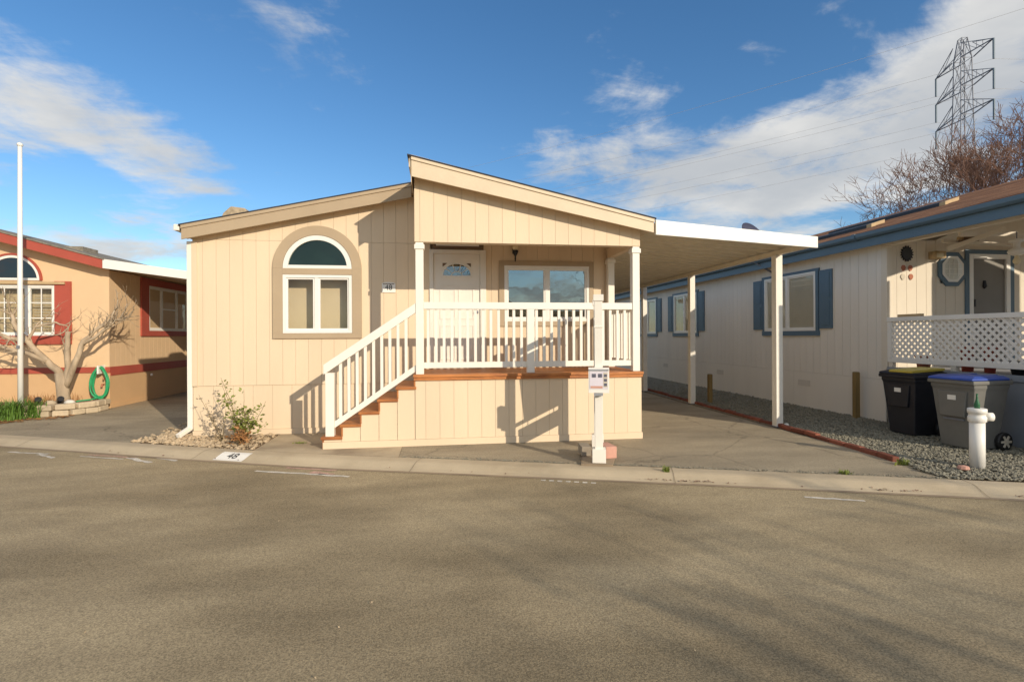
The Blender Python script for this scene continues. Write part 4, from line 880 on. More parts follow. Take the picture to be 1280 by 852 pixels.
for c in (P1, P2):
    o = opost(c, .032, 2.06, .098, 'post', 'white', SG); opost(c, .032, .20, .165, 'post_sleeve', 'white', o); opost(c, 2.03, 2.11, .125, 'post_cap', 'white', o); opost(c, 1.70, 1.72, .112, 'post_band', 'white', o)
up = Vector((0, 0, 1))
obar(P1+SD*.05+up*1.93, P2-SD*.05+up*1.93, .04, .09, 'crossbar', 'white', SG)
obar(P1+SD*.05+up*.86, P2-SD*.05+up*.86, .035, .05, 'crossbar', 'white', SG)
mb = MB(); q = [P1+SD*.24+up*.89, P2-SD*.052+up*.89, P2-SD*.052+up*1.84, P1+SD*.13+up*1.84]
mb.add([p+SN*.012 for p in q]+[p-SN*.012 for p in q], [(0, 1, 2, 3), (7, 6, 5, 4), (0, 4, 5, 1), (1, 5, 6, 2), (2, 6, 7, 3), (3, 7, 4, 0)]); mb.build('sign_panel', 'signblue', SG)
mb = MB(); q = [P1+SD*.14+up*.53, P2-SD*.06+up*.53, P2-SD*.06+up*.77, P1+SD*.14+up*.77]
mb.add([p+SN*.008 for p in q]+[p-SN*.008 for p in q], [(0, 1, 2, 3), (7, 6, 5, 4), (0, 4, 5, 1), (1, 5, 6, 2), (2, 6, 7, 3), (3, 7, 4, 0)]); mb.build('rider_panel', 'signblue', SG)
mb = MB()
for s_ in (.3, .75): p = P1+SD*s_; mb.bar(p+up*.765, p+up*.84, .01, .006)
mb.build('hook', 'steel', SG)
mb = MB(); a, b = P1-SD*.12, P2+SD*.14; vs = [c+SN*s_*w+up*z for z in (.0, .03) for c, s_, w in ((a, -1, .16), (b, -1, .30), (b, 1, .20), (a, 1, .22))]
mb.add(vs, [(3, 2, 1, 0), (4, 5, 6, 7), (0, 1, 5, 4), (1, 2, 6, 5), (2, 3, 7, 6), (3, 0, 4, 7)]); mb.build('base_plate', 'gutter', SG)
# flyer box on the front post
fbx = MB(); fc = P1-SD*.085
def fb(u0, u1, d0, d1, z0, z1, m, nm, par):
    mb = MB(); R_ = -SN; vs = [fc+R_*u-SD*d+up*z for z in (z0, z1) for u, d in ((u0, d1), (u1, d1), (u1, d0), (u0, d0))]
    mb.add(vs, [(3, 2, 1, 0), (4, 5, 6, 7), (0, 1, 5, 4), (1, 2, 6, 5), (2, 3, 7, 6), (3, 0, 4, 7)]); return mb.build(nm, m, par)
fbo = fb(-.125, .125, -.03, .03, .90, 1.21, 'vinyl', 'flyer_box', SG)
fb(-.112, .108, .031, .034, .95, 1.165, 'flyer', 'flyer', fbo); fb(-.118, .118, .0305, .040, 1.172, 1.19, 'grey_skirt', 'box_slot', fbo)
fb(.055, .104, .0345, .036, .97, 1.15, 'blind', 'flyer_column', fbo)
for k in range(2): fb(-.085+.075*k, -.035+.075*k, .0345, .0365, 1.09, 1.135, 'flyer_photo', 'flyer_photo', fbo)
for k in range(3): fb(.062, .098, .0365, .0375, .985+.055*k, 1.02+.055*k, 'flyer_photo', 'flyer_photo', fbo)
fb(-.10, .045, .0345, .036, .958, .985, 'pink', 'flyer_footer', fbo); fb(-.06, .05, -.02, .022, .865, .899, 'grey_skirt', 'box_foot', fbo)
def block(c, w, d, h, m, label, ang):
    mb = MB(); vs = []
    for z in (0.031, .031+h):
        for a, b in ((-1, -1), (1, -1), (1, 1), (-1, 1)): x, y = a*w/2, b*d/2; vs.append((c[0]+x*math.cos(ang)-y*math.sin(ang), c[1]+x*math.sin(ang)+y*math.cos(ang), z))
    mb.add(vs, [(3, 2, 1, 0), (4, 5, 6, 7), (0, 1, 5, 4), (1, 2, 6, 5), (2, 3, 7, 6), (3, 0, 4, 7)])
    return tag(mb.build('paver_brick', m, org=(c[0], c[1], .031), bevel=.006), label, 'brick')
block((2.15, 6.45), .15, .28, .15, 'pink', 'salmon pink paver brick weighing down the sign base', .1)
block((1.90, 6.62), .13, .26, .12, 'paver', 'grey paver brick on the sign base between the two posts', -.1)

# ================================================================== grey home on the right with blue trim
RH = thing('mobile_home', (11.5, 17.0, 0), 'warm grey mobile home with slate blue trim, shutters and brown roof', 'house')
RX, RYF, REND = 8.0, 8.24, 28.0; ERX = 7.75; RRX = 11.4
def rz_(x): return 3.455+0.325*(x-ERX) if x < RRX else 3.455+0.325*(RRX-ERX)-0.325*(x-RRX)
RXR = 2*RRX-RX
rb = MB().prism([(RX+.30, 0), (RXR, 0), (RXR, rz_(RXR)-.25), (RRX, rz_(RRX)-.25), (RX+.30, rz_(RX+.3)-.25)], RYF+.30, REND).build('wall', 'grey_core', RH)
OPR = [(9.96, 11.70, 1.685, 2.96), (15.1, 16.68, 1.675, 2.96), (18.15, 19.6, 1.665, 2.96)]
boards(rb, 'y', RYF+.001, REND, .78, 3.30, .203, RX, RX+.02, 'grey_siding', OPR, gap=.005)
mb = MB(); ys = [RYF+.02]+[v for o in OPR for v in (o[0]-.02, o[1]+.02)]+[REND-.01]
for i in range(0, len(ys), 2): mb.box(RX+.021, RX+.03, ys[i], ys[i+1], .02, 3.30)
for o in OPR: mb.box(RX+.021, RX+.03, o[0]-.02, o[1]+.02, .02, o[2]-.01); mb.box(RX+.021, RX+.03, o[0]-.02, o[1]+.02, o[3]+.01, 3.30)
mb.build('wall_backing', 'grey_core', rb)
k = 0; y = RYF
while y < REND-.1:
    MB().box(RX-.012, RX+.018, y+.003, min(y+2.44, REND)-.003, .005, .775).build('skirting_panel', 'grey_siding', rb); y += 2.44
for (y, w) in ((10.15, .38), (13.6, .35), (17.2, .35)): 
    v_ = MB().box(RX-.018, RX-.0125, y, y+w, .47, .60).build('skirting_vent', 'grey_core', rb)
# roof, gutter, fascia
YRF = 5.45
def rroof(x0, x1, y0, y1, t0, t1, m, nm, par): return MB().prism([(x0, rz_(x0)-t1), (x1, rz_(x1)-t1), (x1, rz_(x1)-t0), (x0, rz_(x0)-t0)], y0, y1).build(nm, m, par)
for a, b in ((ERX+.03, RRX), (RRX+.001, 2*RRX-ERX)):
    r_ = rroof(a, b, YRF, REND+.2, .012, .16, 'grey_siding', 'roof', RH); rroof(a-(.04 if a < 9 else 0), b, YRF-.03, REND+.25, -.022, .011, 'brown_roof', 'shingle_layer', r_)
    rroof(a, b, YRF-.025, YRF-.001, .012, .25, 'blue', 'rake_fascia', RH)
# shingle courses near the eave, one step each
for k in range(16):
    x = ERX+.0+.215*k
    MB().prism([(x, rz_(x)+.022), (x+.22, rz_(x+.22)+.024), (x+.22, rz_(x+.22)+.030), (x, rz_(x)+.036)], YRF-.03, REND+.25).build('shingle_course', 'brown_roof', RH)
gt_ = MB().prism([(ERX-.10, 3.455), (ERX-.095, 3.39), (ERX-.06, 3.355), (ERX, 3.355), (ERX+.029, 3.36), (ERX+.029, 3.455)], YRF-.03, REND+.2).build('gutter', 'blue', RH, bevel=.008)
MB().prism([(ERX-.11, 3.462), (ERX-.11, 3.38), (ERX-.06, 3.345), (ERX+.0, 3.345), (ERX, 3.462)], 8.55, 8.62).build('gutter_joint', 'blue', gt_)
MB().box(ERX-.002, ERX+.03, YRF-.02, REND+.2, 3.20, 3.353).build('fascia', 'blue', RH)
MB().box(ERX+.031, RX+.05, YRF, REND, 3.315, 3.335).build('soffit', 'grey_siding', RH)
MB().box(RX-.06, RX+.06, YRF+.02, RYF-.001, 3.19, 3.313).build('porch_beam', 'ivory_siding', RH)
# raised boxes on the roof: shaded side and sunlit end put into their colours
for (x, y0, y1) in ((9.4, 8.5, 11.3), (8.5, 9.2, 11.4)):
    q = MB().prism([(x, rz_(x)+.02), (x+.3, rz_(x+.3)+.02), (x+.3, rz_(x+.3)+.095), (x, rz_(x)+.095)], y0, y1).build('roof_panel', 'bin_dark', RH)
    MB().prism([(x, rz_(x)+.02), (x+.3, rz_(x+.3)+.02), (x+.3, rz_(x+.3)+.097), (x, rz_(x)+.097)], y0-.12, y0-.002).build('sunlit_end', 'tanwood', q)
# windows and shutters along the side
for i, o in enumerate(OPR):
    w = slider(RH, 'y', o[0], o[1], o[2], o[3], RX-.035, 1, 2, 'glass', mull=((o[0]+o[1])/2+.06,), backm='curtain' if i else 'blind', back=.052)
    mb = MB(); mb.box(RX-.035, RX-.001, o[0]-.10, o[1]+.10, o[2]-.105, o[2]-.001); mb.box(RX-.035, RX-.001, o[0]-.10, o[1]+.10, o[3]+.001, o[3]+.06); mb.box(RX-.035, RX-.001, o[0]-.08, o[0]-.001, o[2], o[3]); mb.box(RX-.035, RX-.001, o[1]+.001, o[1]+.08, o[2], o[3])
    mb.build('window_trim', 'blue', w)
    if i == 0:
        for k in range(19): MB().box(RX+.008, RX+.014, o[0]+.08, (o[0]+o[1])/2+.03, o[2]+.09+k*.056, o[2]+.128+k*.056).build('blind_slat', 'blind', w)
    for a, b in ((o[0]-.46, o[0]-.105), (o[1]+.105, o[1]+.46)):
        s_ = MB().box(RX-.03, RX-.001, a, b, 1.73, 2.955).build('shutter', 'blue', RH)
        for (q0, q1) in ((1.80, 2.30), (2.38, 2.89)): MB().box(RX-.038, RX-.0305, a+.06, b-.06, q0, q1).build('shutter_panel', 'blue', s_)
# front wall under the porch roof
boards(rb, 'x', RX, 13.5, 1.0, 3.31, .203, RYF-.02, RYF, 'ivory_siding', [(9.70, 10.60, 1.0, 3.09), (9.10, 9.57, 2.53, 3.05)], gap=.006)
MB().box(RX+.02, 9.09, RYF+.001, RYF+.01, 0.9, 3.31).build('wall_backing', 'grey_core', rb)
MB().prism([(9.0, 3.31), (12, 3.31), (11.4, 4.3)], RYF-.02, RYF+.0).build('gable_wall', 'ivory_siding', rb)
MB().box(RX-.022, RX+.085, RYF-.045, RYF-.0205, .98, 3.30).build('corner_trim', 'ivory_siding', rb, bevel=.004)
MB().box(RX-.022, RX-.001, RYF-.0203, RYF+.08, .78, 3.31).build('corner_trim', 'ivory_siding', rb, bevel=.004)
OC = (9.335, 2.79)
def octo(r, y0, y1, m, nm, par): return MB().prism([(OC[0]+r*math.cos(rad(22.5+45*i))*.94, OC[1]+r*math.sin(rad(22.5+45*i))) for i in range(8)], y0, y1).build(nm, m, par)
ow = octo(.335, RYF-.055, RYF-.021, 'blue', 'octagon_window', RH); octo(.255, RYF-.065, RYF-.056, 'vinyl', 'frame', ow); octo(.205, RYF-.0665, RYF-.0655, 'vinyl', 'interior', ow); octo(.205, RYF-.070, RYF-.068, 'glass', 'pane', ow)
for k in (-1, 0, 1):
    MB().box(OC[0]+k*.09-.006, OC[0]+k*.09+.006, RYF-.074, RYF-.0705, OC[1]-(.18 if k == 0 else .14), OC[1]+(.18 if k == 0 else .14)).build('muntin', 'vinyl', ow)
    MB().box(OC[0]-(.18 if k == 0 else .14), OC[0]+(.18 if k == 0 else .14), RYF-.0775, RYF-.0745, OC[1]+k*.09-.006, OC[1]+k*.09+.006).build('muntin', 'vinyl', ow)
dr = MB().box(9.79, 10.50, RYF-.01, RYF+.02, 1.02, 2.99).build('door', 'grey_door', RH)
mb = MB(); mb.box(9.705, 9.789, RYF-.045, RYF+.02, 1.01, 3.08); mb.box(10.501, 10.59, RYF-.045, RYF+.02, 1.01, 3.08); mb.box(9.79, 10.50, RYF-.045, RYF+.02, 2.991, 3.08); mb.build('frame', 'vinyl', dr, bevel=.004)
mb = MB(); mb.box(9.62, 9.703, RYF-.04, RYF-.021, 1.0, 3.16); mb.box(10.592, 10.675, RYF-.04, RYF-.021, 1.0, 3.16); mb.box(9.704, 10.591, RYF-.04, RYF-.021, 3.083, 3.16); mb.build('door_trim', 'blue', dr)
MB().lathe((10.05, RYF-.02, 2.44), [(.01, 0), (.04, .04), (.03, .10), (.02, .15)], 8).build('knocker', 'black', dr)
MB().box(9.80, 9.83, RYF-.05, RYF-.0105, 2.10, 2.24).build('handle', 'black', dr)
# porch of the grey home
RP = thing('porch', (9.5, 7.0, 0), 'grey home porch with white lattice railing and grey skirting', 'porch')
dk = MB().box(RX+.02, 12.5, YRF+.05, RYF-.046, .93, 1.0).build('deck', 'grey_skirt', RP)
y = RYF-.05; 
while y > YRF+.1:
    y1 = max(y-.6, YRF+.08); MB().box(RX-.01, RX+.018, y1+.004, y, .0, .925).build('skirting_panel', 'grey_skirt', RP); y -= .6
MB().box(RX-.035, RX+.019, YRF+.06, RYF-.05, .928, 1.015).build('deck_edge', 'grey_skirt', RP)
for y in (RYF-.11, 7.0, YRF+.12): MB().box(RX-.02, RX+.05, y-.04, y+.04, 1.016, 1.10).build('rail_foot', 'ivory_siding', RP)
lt = MB().box(RX-.035, RX+.055, YRF+.06, RYF-.05, 1.825, 1.90).build('lattice_railing', 'vinyl', RP, bevel=.004)
MB().box(RX-.025, RX+.045, YRF+.06, RYF-.05, 1.10, 1.18).build('bottom_rail', 'vinyl', lt, bevel=.004)
MB().box(RX-.025, RX+.045, RYF-.13, RYF-.051, 1.181, 1.824).build('rail_end', 'vinyl', lt)
la, lb_, lz0, lz1 = YRF+.07, RYF-.131, 1.175, 1.83
def clipdiag(c, sgn):     # line y = c + sgn*(z-lz0), clipped to the panel
    pts = []
    za = lz0; zb = lz1; ya, yb = c, c+sgn*(lz1-lz0)
    if sgn > 0:
        if ya < la: za += la-ya; ya = la
        if yb > lb_: zb -= yb-lb_; yb = lb_
    else:
        if ya > lb_: za += ya-lb_; ya = lb_
        if yb < la: zb -= la-yb; yb = la
    return (ya, za, yb, zb) if zb-za > .04 else None
for sgn, xo in ((1, RX-.004), (-1, RX+.008)):
    c = la-(lz1-lz0) if sgn > 0 else la
    while c < lb_+(0 if sgn > 0 else (lz1-lz0)):
        q = clipdiag(c, sgn)
        if q: MB().bar((xo, q[0], q[1]), (xo, q[2], q[3]), .038, .0105, up=(1, 0, 0)).build('lattice_slat', 'vinyl', lt)
        c += .113
MB().prism([(10.72, 0), (12.6, 0), (12.6, 3.95), (11.4, 4.36), (10.72, 4.14)], YRF-.06, YRF-.045).build('front_screen', 'grey_core', RP)
boards(RP, 'x', 10.72, 12.6, 0, 3.9, .203, YRF-.075, YRF-.061, 'ivory_siding')
boards(RP, 'x', 7.58, 9.80, 0, 3.33, .203, YRF-.075, YRF-.061, 'ivory_siding')
MB().prism([(7.58, 0.0), (9.80, 0.0), (9.80, 3.80), (8.1, 3.33), (7.58, 3.33)], YRF-.06, YRF-.045).build('front_screen', 'grey_core', RP)
mb = MB(); mb.bar((8.9, 7.9, 3.10), (9.35, 7.3, 3.36), .05, .07); mb.bar((8.8, 7.6, 3.30), (11.2, 7.6, 3.36), .06, .07); mb.bar((8.8, 7.9, 3.24), (11.2, 8.0, 3.20), .04, .05); mb.build('porch_brace', 'ivory_siding', RP)
# things on that porch
def prop(name, label, cat, loc, parts):
    if len(parts) == 1: nm, mb, m = parts[0]; return tag(mb.build(name, m, org=loc, smooth=True), label, cat)
    t = thing(name, loc, label, cat)
    for nm, mb, m in parts: mb.build(nm, m, t, smooth=True)
    return t
sc_ = MB(); sc_.prism([(8.40+(.14 if i % 2 else .10)*math.cos(2*math.pi*i/32)*.95, 3.06+(.145 if i % 2 else .10)*math.sin(2*math.pi*i/32)) for i in range(32)], RYF-.05, RYF-.021)
tag(sc_.build('sun_ornament', 'black', org=(8.40, RYF-.03, 3.06)), 'black spiky sun ornament on the ivory porch wall', 'ornament')
for k, (x, z, lb) in enumerate([(8.335, 2.80, 'terracotta'), (8.475, 2.80, 'terracotta'), (8.32, 2.64, 'blind'), (8.485, 2.64, 'terracotta')]):
    mb = MB(); mb.prism([(x+.045*math.cos(a)*(1-.25*(math.sin(a) < 0)), z+.055*math.sin(a)) for a in np.linspace(0, 2*math.pi, 11)[:-1]], RYF-.035, RYF-.021)
    tag(mb.build('wall_ornament', lb, org=(x, RYF-.03, z)), 'small cream butterfly plaque at the lower inner spot of the ornament square' if lb == 'blind' else 'small terracotta plaque in a square of four below the sun ornament', 'ornament', 'square of small wall plaques')
prop('porch_light', 'tan box porch light on the wall beside the octagon window', 'lamp', (8.93, RYF-.03, 2.95), [('housing', MB().box(8.86, 9.08, RYF-.16, RYF-.021, 2.97, 3.10), 'tanwood'), ('lens', MB().box(8.88, 9.02, RYF-.165, RYF-.161, 2.98, 3.06), 'lampglass')])
HX, HY_ = 9.75, 7.45
prop('hanging_lamp', 'white glass lamp hanging below the porch brace before the grey door', 'lamp', (HX, HY_, 2.86), [('rod', MB().tube([(HX, HY_, 3.12), (HX, HY_, 3.34)], .008, 6), 'steel'), ('shade', MB().lathe((HX, HY_, 3.0), [(.03, .22), (.10, .20), (.11, .17), (.05, .15), (.045, .07), (.10, .04), (.125, 0), (.10, -.05), (.04, -.07)], 14), 'vinyl'), ('bulb', MB().lathe((HX, HY_, 2.83), [(.02, -.05), (.05, -.02), (.055, .02), (.03, .07), (.02, .10)], 12), 'lampglass')])
prop('porch_speaker', 'small dark speaker mounted under the eave of the grey porch', 'speaker', (9.2, 7.8, 3.2), [('case', MB().box(9.08, 9.34, 7.72, 7.86, 3.22, 3.31), 'brown_trim'), ('mount', MB().box(9.0, 9.08, 7.76, 7.82, 3.25, 3.30), 'tanwood')])
prop('wind_banner', 'pink fabric banner hanging at the end of the grey porch', 'banner', (10.42, 7.55, 2.7), [('cloth', MB().box(10.36, 10.48, 7.54, 7.56, 2.72, 3.30), 'pink')])
for k, (x, y, r, h, m, lb) in enumerate([(8.25, 7.75, .12, .24, 'terracotta', 'terracotta flower pot behind the lattice in the porch corner'), (8.3, 7.05, .10, .42, 'red', 'red pot behind the middle of the lattice railing'), (8.28, 6.7, .09, .42, 'red', 'narrower red pot behind the lattice next to the middle one'), (8.3, 6.3, .13, .20, 'bin_dark', 'dark flower pot behind the lattice above the blue bin'), (8.15, 6.02, .09, .10, 'terracotta', 'small orange saucer pot under the lattice end')]):
    prop('flower_pot', lb, 'pot', (x, y, 1.001), [('pot', MB().lathe((x, y, 1.001), [(r*.7, 0), (r, h*.85), (r*1.1, h*.86), (r*1.1, h), (r*.9, h)], 14), m)])
tag(MB().box(RX-.03, RX+.05, 7.55, 7.98, 1.901, 1.945).build('wood_plank', 'tanwood', org=(RX, 7.75, 1.901), bevel=.004), 'short tan wood plank lying on the white lattice railing', 'plank')
# satellite dish
sd = thing('satellite_dish', (7.95, 11.2, 2.97), 'shade-coloured satellite dish on a bent mast fixed to the grey wall', 'satellite dish')
MB().tube([(7.99, 11.15, 2.97), (7.75, 11.55, 3.30), (7.62, 11.72, 3.45), (7.60, 11.72, 4.0)], .024, 8).build('mast', 'steel', sd, smooth=True)
MB().box(7.955, 7.996, 11.08, 11.22, 2.88, 3.06).build('wall_bracket', 'steel', sd)
dm = MB(); c = Vector((7.60, 11.66, 4.03)); ax_ = Vector((.30, -.80, .50)).normalized(); u_ = ax_.orthogonal().normalized(); w_ = ax_.cross(u_); n = 24; k0 = 0
for r_, h_ in ((0.0001, 0), (.12, .008), (.24, .035), (.36, .08), (.365, .075), (.24, .02), (.0001, -.015)):
    for j in range(n): a = 2*math.pi*j/n; dm.v.append(tuple(c+u_*(r_*math.cos(a))+w_*(r_*math.sin(a))+ax_*h_))
for i in range(6):
    for j in range(n): a = i*n+j; b = i*n+(j+1) % n; dm.f.append((a, b, b+n, a+n))
dm.build('reflector', 'dish', sd, smooth=True); MB().tube([c, c+ax_*.18-Vector((0, 0, .3)), c+ax_*.42-Vector((0, 0, .18))], .012, 6).build('feed_arm', 'steel', sd)

# gravel bed, edging, stakes, bins, pipe
rg = np.random.default_rng(21)
n = 21000; xs = rg.uniform(5.55, 7.98, n); ys = 4.0+np.abs(rg.normal(0, 1, n))*4.2; rows = []
edx = lambda y: np.interp(y, [4.0, 5.0, 5.76, 8.06, 11.2, 14.2, 22], [5.35, 5.35, 5.72, 5.86, 5.93, 6.03, 6.1])
for x, y in zip(xs, ys):
    if y > 21 or y < kerb_y(x)+.02 or x < edx(y)+.05+rg.normal(0, .03): continue
    rows.append((x, y, .012+rg.uniform(-.004, .012), rg.uniform(.012, .030)))
gvb = MB(); gvb.box(5.80, 7.99, 5.6, 24, -.02, .004); gvb = tag(gvb.build('gravel_bed', 'gravel'), kind='structure')
tag(rocks(rows, 'gravel', 'gravel'), 'grey gravel covering the strip beside the grey home', 'gravel', kind='stuff')
xs = rg.uniform(8.0, 12, 2500); tag(rocks([(x, kerb_y(x)+.03+rg.uniform(0, 1.9), .01, rg.uniform(.012, .032)) for x in xs], 'front_gravel', 'gravel'), 'grey gravel in front of the grey porch', 'gravel', kind='stuff')
ed = thing('garden_edging', (5.9, 9.5, 0), 'low red brick edging between the driveway and the gravel strip', 'edging')
y = 5.70
while y < 16.5:
    L_ = .30; x0, x1 = float(edx(y)), float(edx(y+L_)); mb = MB(); zt = random.uniform(.035, .06)
    mb.bar((x0-.02+random.uniform(-.012, .012), y+.004, zt-.03), (x1-.02+random.uniform(-.012, .012), y+L_-.006, zt-.03+random.uniform(-.008, .008)), .09, .07); mb.build('edging_brick', 'edging', ed, bevel=.012); y += L_
for (x, y, h, lb) in ((7.82, 8.72, .87, 'short timber stake against the grey wall near the dark bin'), (6.32, 11.35, .66, 'short timber stake in the gravel beside the second carport post')):
    t = thing('timber_stake', (x, y, 0), lb, 'stake'); MB().box(x-.045, x+.045, y-.045, y+.045, -.01, h).build('stake_body', 'stake', t, bevel=.006); MB().prism([(x-.045, h+.001), (x+.045, h+.001), (x+.03, h+.02), (x-.03, h+.02)], y-.044, y+.044).build('stake_top', 'stake', t)
def bin_(name, ox, oy, ang, bodym, lidm, rimm, label, lidpart, lab):
    t = thing(name, (ox, oy, .012), label, 'bin'); t.rotation_euler = (0, 0, ang)
    ORG[t.name] = Vector((0, 0, 0))
    def loft(secs, m, nm, par, bev=.012):
        mb = MB()
        for (x0, x1, w, z) in secs: mb.v += [(x0, -w, z), (x1, -w, z), (x1, w, z), (x0, w, z)]
        for i in range(len(secs)-1):
            for j in range(4): a = 4*i+j; b = 4*i+(j+1) % 4; mb.f.append((a, b, b+4, a+4))
        mb.f += [(3, 2, 1, 0), tuple(4*(len(secs)-1)+j for j in range(4))]; return mb.build(nm, m, par, bevel=bev)
    body_ = loft([(-.22, .20, .215, .02), (-.255, .25, .25, .45), (-.285, .29, .285, .82), (-.30, .30, .295, .86), (-.30, .31, .295, .93)], bodym, 'body', t, .016)
    MB().box(-.335, .335, -.315, .315, .90, .955).build('rim', rimm, t, bevel=.014)
    for s_ in (-.14, .06): MB().prism([(-.2, .10), (-.2, .10)], 0, 0) if False else None
    lid = loft([(-.345, .30, .305, .956), (-.335, .30, .30, .985), (-.22, .27, .24, 1.015)], ('bin_dark' if lidm == 'bin_yellow' else lidm), 'lid', t, .014)
    if lidm == 'bin_yellow': MB().prism([(-.335, .990), (.26, 1.020), (.26, 1.060), (-.30, 1.030), (-.335, 1.015)], -.28, .12).build('lid_panel', lidm, lid, bevel=.006)
    for s_ in (-1, 1): MB().prism([(-.18, .9855), (.26, 1.010), (.26, 1.024), (-.18, 1.000)], s_*.13-.04, s_*.13+.04).build('lid_rib', lidm, lid) if lidm != 'bin_yellow' else None
    MB().tube([(.36, -.24, .93), (.40, -.24, .955), (.40, .24, .955), (.36, .24, .93)], .017, 8).build('handle', bodym, t, smooth=True)
    MB().box(.30, .37, -.26, .26, .90, .94).build('hinge_block', bodym, t, bevel=.006)
    MB().box(-.274, -.262, -.14, .14, .40, .425).build('grab_bar', 'steel', t) if bodym == 'bin_grey' else None
    MB().prism([(-.16, .45), (.16, .45), (.20, .80), (-.20, .80)], -.302, -.266, 'x').build('front_panel', bodym, t, bevel=.01)
    MB().box(-.309, -.303, -.06, .05, .68, .745).build('sticker', 'vinyl', t) if lab else None
    for s_ in (-1, 1):
        mb = MB(); mb.lathe((0, 0, 0), [(.05, -.03), (.115, -.03), (.125, -.015), (.125, .015), (.115, .03), (.05, .03)], 18); mb.v = [(.24+x, s_*.255+z, .125+y) for x, y, z in mb.v]
        wh = mb.build('wheel', 'black', t, smooth=False)
        mb = MB()
        for a in range(6): q = rad(60*a); mb.bar((.24+.02*math.cos(q), s_*.288, .125+.02*math.sin(q)), (.24+.085*math.cos(q), s_*.288, .125+.085*math.sin(q)), .028, .012, up=(0, 1, 0))
        mb.lathe((0, 0, 0), [(.035, -.008), (.035, .008)], 10) if False else None
        mb.tube([(.24, s_*.28, .125), (.24, s_*.296, .125)], .032, 10); mb.build('spokes', 'blind', wh)
    MB().tube([(.24, -.25, .125), (.24, .25, .125)], .014, 6).build('axle', 'steel', t)
    for v in (-.6, -.2, .2, .6): MB().box(-.05+v*.28, -.03+v*.28, -.283, -.262, .12, .78).build('side_rib', bodym, body_) if False else None
    return t
bin_('wheelie_bin', 7.45, 7.17, 0.03, 'bin_dark', 'bin_yellow', 'bin_dark', 'charcoal wheelie bin with a yellow lid beside the lattice porch', 'yellow', True)
bin_('wheelie_bin', 7.32, 6.20, 0.05, 'bin_grey', 'bin_blue', 'bin_grey', 'grey wheelie bin with a blue lid below the lattice porch', 'blue', True)
px, py = 6.295, 5.24
cp = thing('standpipe', (px, py, 0), 'white plastic standpipe with collar and side stub in the gravel', 'pipe')
MB().lathe((px, py, 0), [(.074, -.02), (.074, .56)], 20).build('pipe', 'vinyl', cp, smooth=True)
MB().lathe((px, py, 0), [(.075, .555), (.088, .565), (.088, .62), (.080, .63), (.080, .66), (.092, .665), (.092, .715), (.08, .72)], 20).build('collar', 'vinyl', cp, smooth=True)
mb = MB(); mb.tube([(px+.08, py-.02, .62), (px+.15, py-.05, .62)], .05, 14); mb.build('side_stub', 'vinyl', cp, smooth=True)
tag(MB().lathe((px+.0, py, .721), [(.028, 0), (.028, .05), (.014, .10), (.010, .13), (.010, .17)], 10).build('green_spike', 'spike_green', org=(px, py, .721), smooth=True), 'small green bottle-shaped spike standing on the white standpipe', 'bottle')
tag(MB().lathe((6.0, 5.15, 0.02), [(.02, 0), (.06, .02), (.05, .05), (.01, .06)], 9).build('plastic_scrap', 'pink', org=(6.0, 5.15, .02)), 'small pink plastic scrap lying on the gravel before the pipe', 'litter')

# ================================================================== pylon, wires, trees beyond
def cam_to_world(l, d, z=0):
    c, s = math.cos(rad(8)), math.sin(rad(8)); return Vector((c*l+s*d, -s*l+c*d, z))
TC = cam_to_world(61.8, 70); AD = (cam_to_world(.12, 1)).normalized(); BD = Vector((AD.y, -AD.x, 0))
PY = thing('power_pylon', (TC.x, TC.y, -.3), 'tall grey lattice power pylon with three pairs of arms behind the bare tree', 'pylon')
lv = [(-.3, 1.9), (10, 1.5), (19, 1.15), (25, .95), (28.3, .85), (31.3, .78), (35.2, .72), (39.0, .68), (41.9, .35)]
crn = lambda h, w: [TC+AD*(a*w)+BD*(b*w)+Vector((0, 0, h)) for a, b in ((-1, -1), (1, -1), (1, 1), (-1, 1))]
for j in range(4):
    mb = MB()
    for i in range(len(lv)-1): mb.bar(crn(*lv[i])[j], crn(*lv[i+1])[j], .09, .09)
    mb.build('leg', 'steel', PY)
for i in range(len(lv)-1):
    A, B = crn(*lv[i]), crn(*lv[i+1]); mb = MB()
    for j in range(4): mb.bar(A[j], B[(j+1) % 4], .045, .045); mb.bar(A[(j+1) % 4], B[j], .045, .045); mb.bar(B[j], B[(j+1) % 4], .05, .05)
    mb.build('bracing', 'steel', PY)
tips = []
for h in (31.3, 35.2, 39.0):
    for s_ in (-1, 1):
        tip = TC+AD*(s_*5.2)+Vector((0, 0, h)); mb = MB(); w = .8
        for b in (-1, 1):
            lo = TC+AD*(s_*w)+BD*(b*w)+Vector((0, 0, h)); hi = TC+AD*(s_*w*.9)+BD*(b*w*.9)+Vector((0, 0, h+2.0))
            mb.bar(lo, tip, .11, .11); mb.bar(hi, tip, .07, .07); mb.bar(lo.lerp(tip, .5), hi.lerp(tip, .5), .05, .05); mb.bar(lo.lerp(tip, .5), hi, .05, .05)
        mb.build('arm', 'steel', PY); MB().tube([tip, tip-Vector((0, 0, 2.6))], .13, 6).build('insulator', 'blue', PY); tips.append(tip-Vector((0, 0, 2.6)))
WD1 = cam_to_world(-1.78, 1).normalized(); WD2 = cam_to_world(1.0, -.12).normalized()
def wire(a, b, sag, label, r=.016):
    pts = []
    for i in range(25):
        t = i/24; p = Vector(a).lerp(Vector(b), t); p.z -= sag*4*t*(1-t); pts.append(p)
    mb = MB(); mb.tube(pts, r, 4); return tag(mb.build('power_line', 'wire', org=tuple(pts[0])), label, 'power line', 'power lines strung from the pylon')
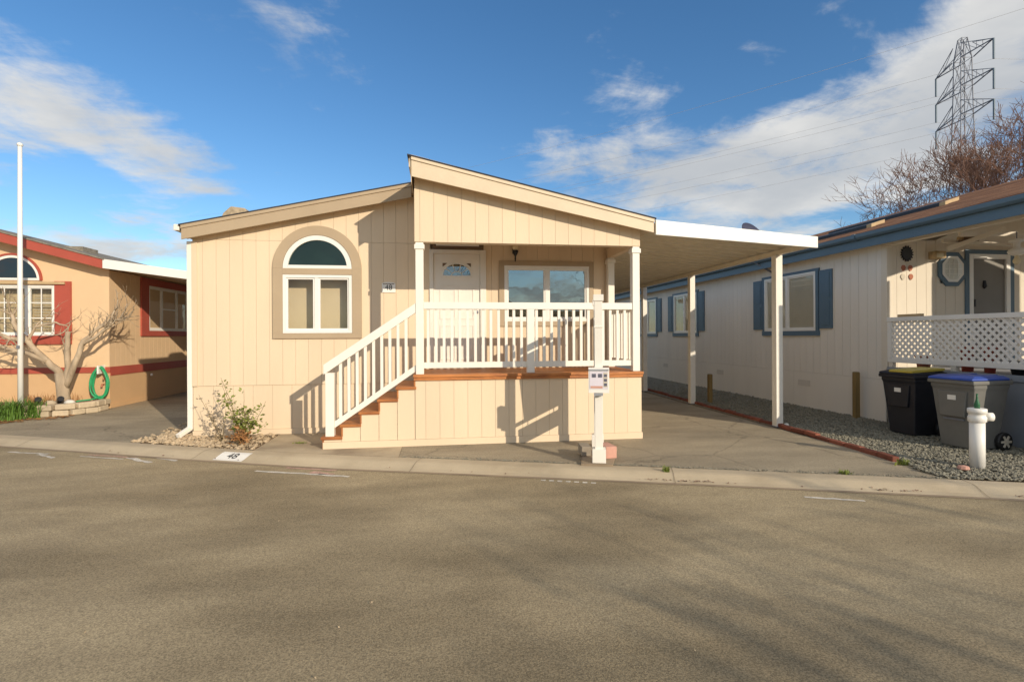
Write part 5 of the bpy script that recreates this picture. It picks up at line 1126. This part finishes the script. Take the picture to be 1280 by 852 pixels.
for i, tp in enumerate(tips):
    nm = ('lower', 'middle', 'upper')[i//2]; side = 'near' if i % 2 == 0 else 'far'
    wire(tp, tp+WD1*190+Vector((0, 0, -2)), 4.5, 'thin power line running from the %s arm tips of the pylon over the homes' % nm)
    wire(tp, tp+WD2*120, 3, 'thin power line leaving the %s arm tips of the pylon away from the homes' % nm)
wire(cam_to_world(75, 70, 47.5), cam_to_world(-110, 175, 43), 5, 'highest thin power line crossing the blue sky above the pylon arms', .02)

def bare_tree(name, base, H, label, seed, mtl='bark_dark', spread=.85, depth=6, trunk=.2, nl=5, rmin=.009, kids=(2, 3)):
    rg = random.Random(seed); t = thing(name, base, label, 'tree'); B = Vector(base)
    mb = MB(); mb.tube([B-Vector((0, 0, .2)), B+Vector((.05, .0, H*.14)), B+Vector((.1, .05, H*.30))], [trunk*1.3, trunk, trunk*.85], 10); mb.build('trunk', mtl, t, smooth=True)
    top = B+Vector((.1, .05, H*.29)); mb = MB()
    for k in range(nl):
        a = 2*math.pi*k/nl+rg.uniform(-.3, .3); e = rg.uniform(.5, 1.25); d = Vector((math.cos(a)*math.cos(e), math.sin(a)*math.cos(e), math.sin(e)))
        grow(mb, top, d, H*.27, trunk*.55, depth, rg, spread, kids, .22, .05, .76, rmin)
    tag(mb.build('crown', mtl, t), kind='stuff'); return t
bare_tree('winter_tree', (33.6, 25.2, -.3), 14.4, 'leafless brown winter tree rising behind the grey home roof', 12, depth=6, trunk=.30, nl=7, rmin=.013, kids=(3, 3))
bare_tree('winter_tree', (39.0, 27.0, -.3), 17.0, 'taller leafless winter tree behind the brown roof past the pylon', 31, depth=6, trunk=.30, nl=6, rmin=.013, kids=(3, 3))
# across the street, behind the viewer: seen only as reflections and as shade on the road
bare_tree('street_tree', (11.2, -9.4, 0), 6.4, 'bare street tree across the road throwing branch shadows on asphalt', 44, depth=5, trunk=.2, nl=5)
bare_tree('street_tree', (-1.5, -15.0, 0), 10.0, 'bare street tree on the opposite verge facing the cream home', 45, depth=5, trunk=.22, nl=5)
OH = thing('mobile_home', (4.0, -20.0, 0), 'tan mobile home across the street behind the viewer', 'house')
mb = MB().prism([(-1, 0), (9, 0), (9, 2.8), (4, 3.9), (-1, 2.8)], -27, -17.0); mb.build('wall', 'peach', OH)
for a, b, c_, d_ in ((-1.3, 2.75, 4, 3.95), (4.001, 3.95, 9.3, 2.75)): MB().prism([(a, b), (c_, d_), (c_, d_+.14), (a, b+.14)], -27.3, -16.6).build('roof', 'shingle', OH)
for x in (0.5, 5.6):
    w = MB().box(x, x+1.8, -16.999, -16.95, 1.3, 2.4).build('window', 'vinyl', OH); MB().box(x+.08, x+1.72, -16.949, -16.94, 1.38, 2.32).build('pane', 'dark_room', w)
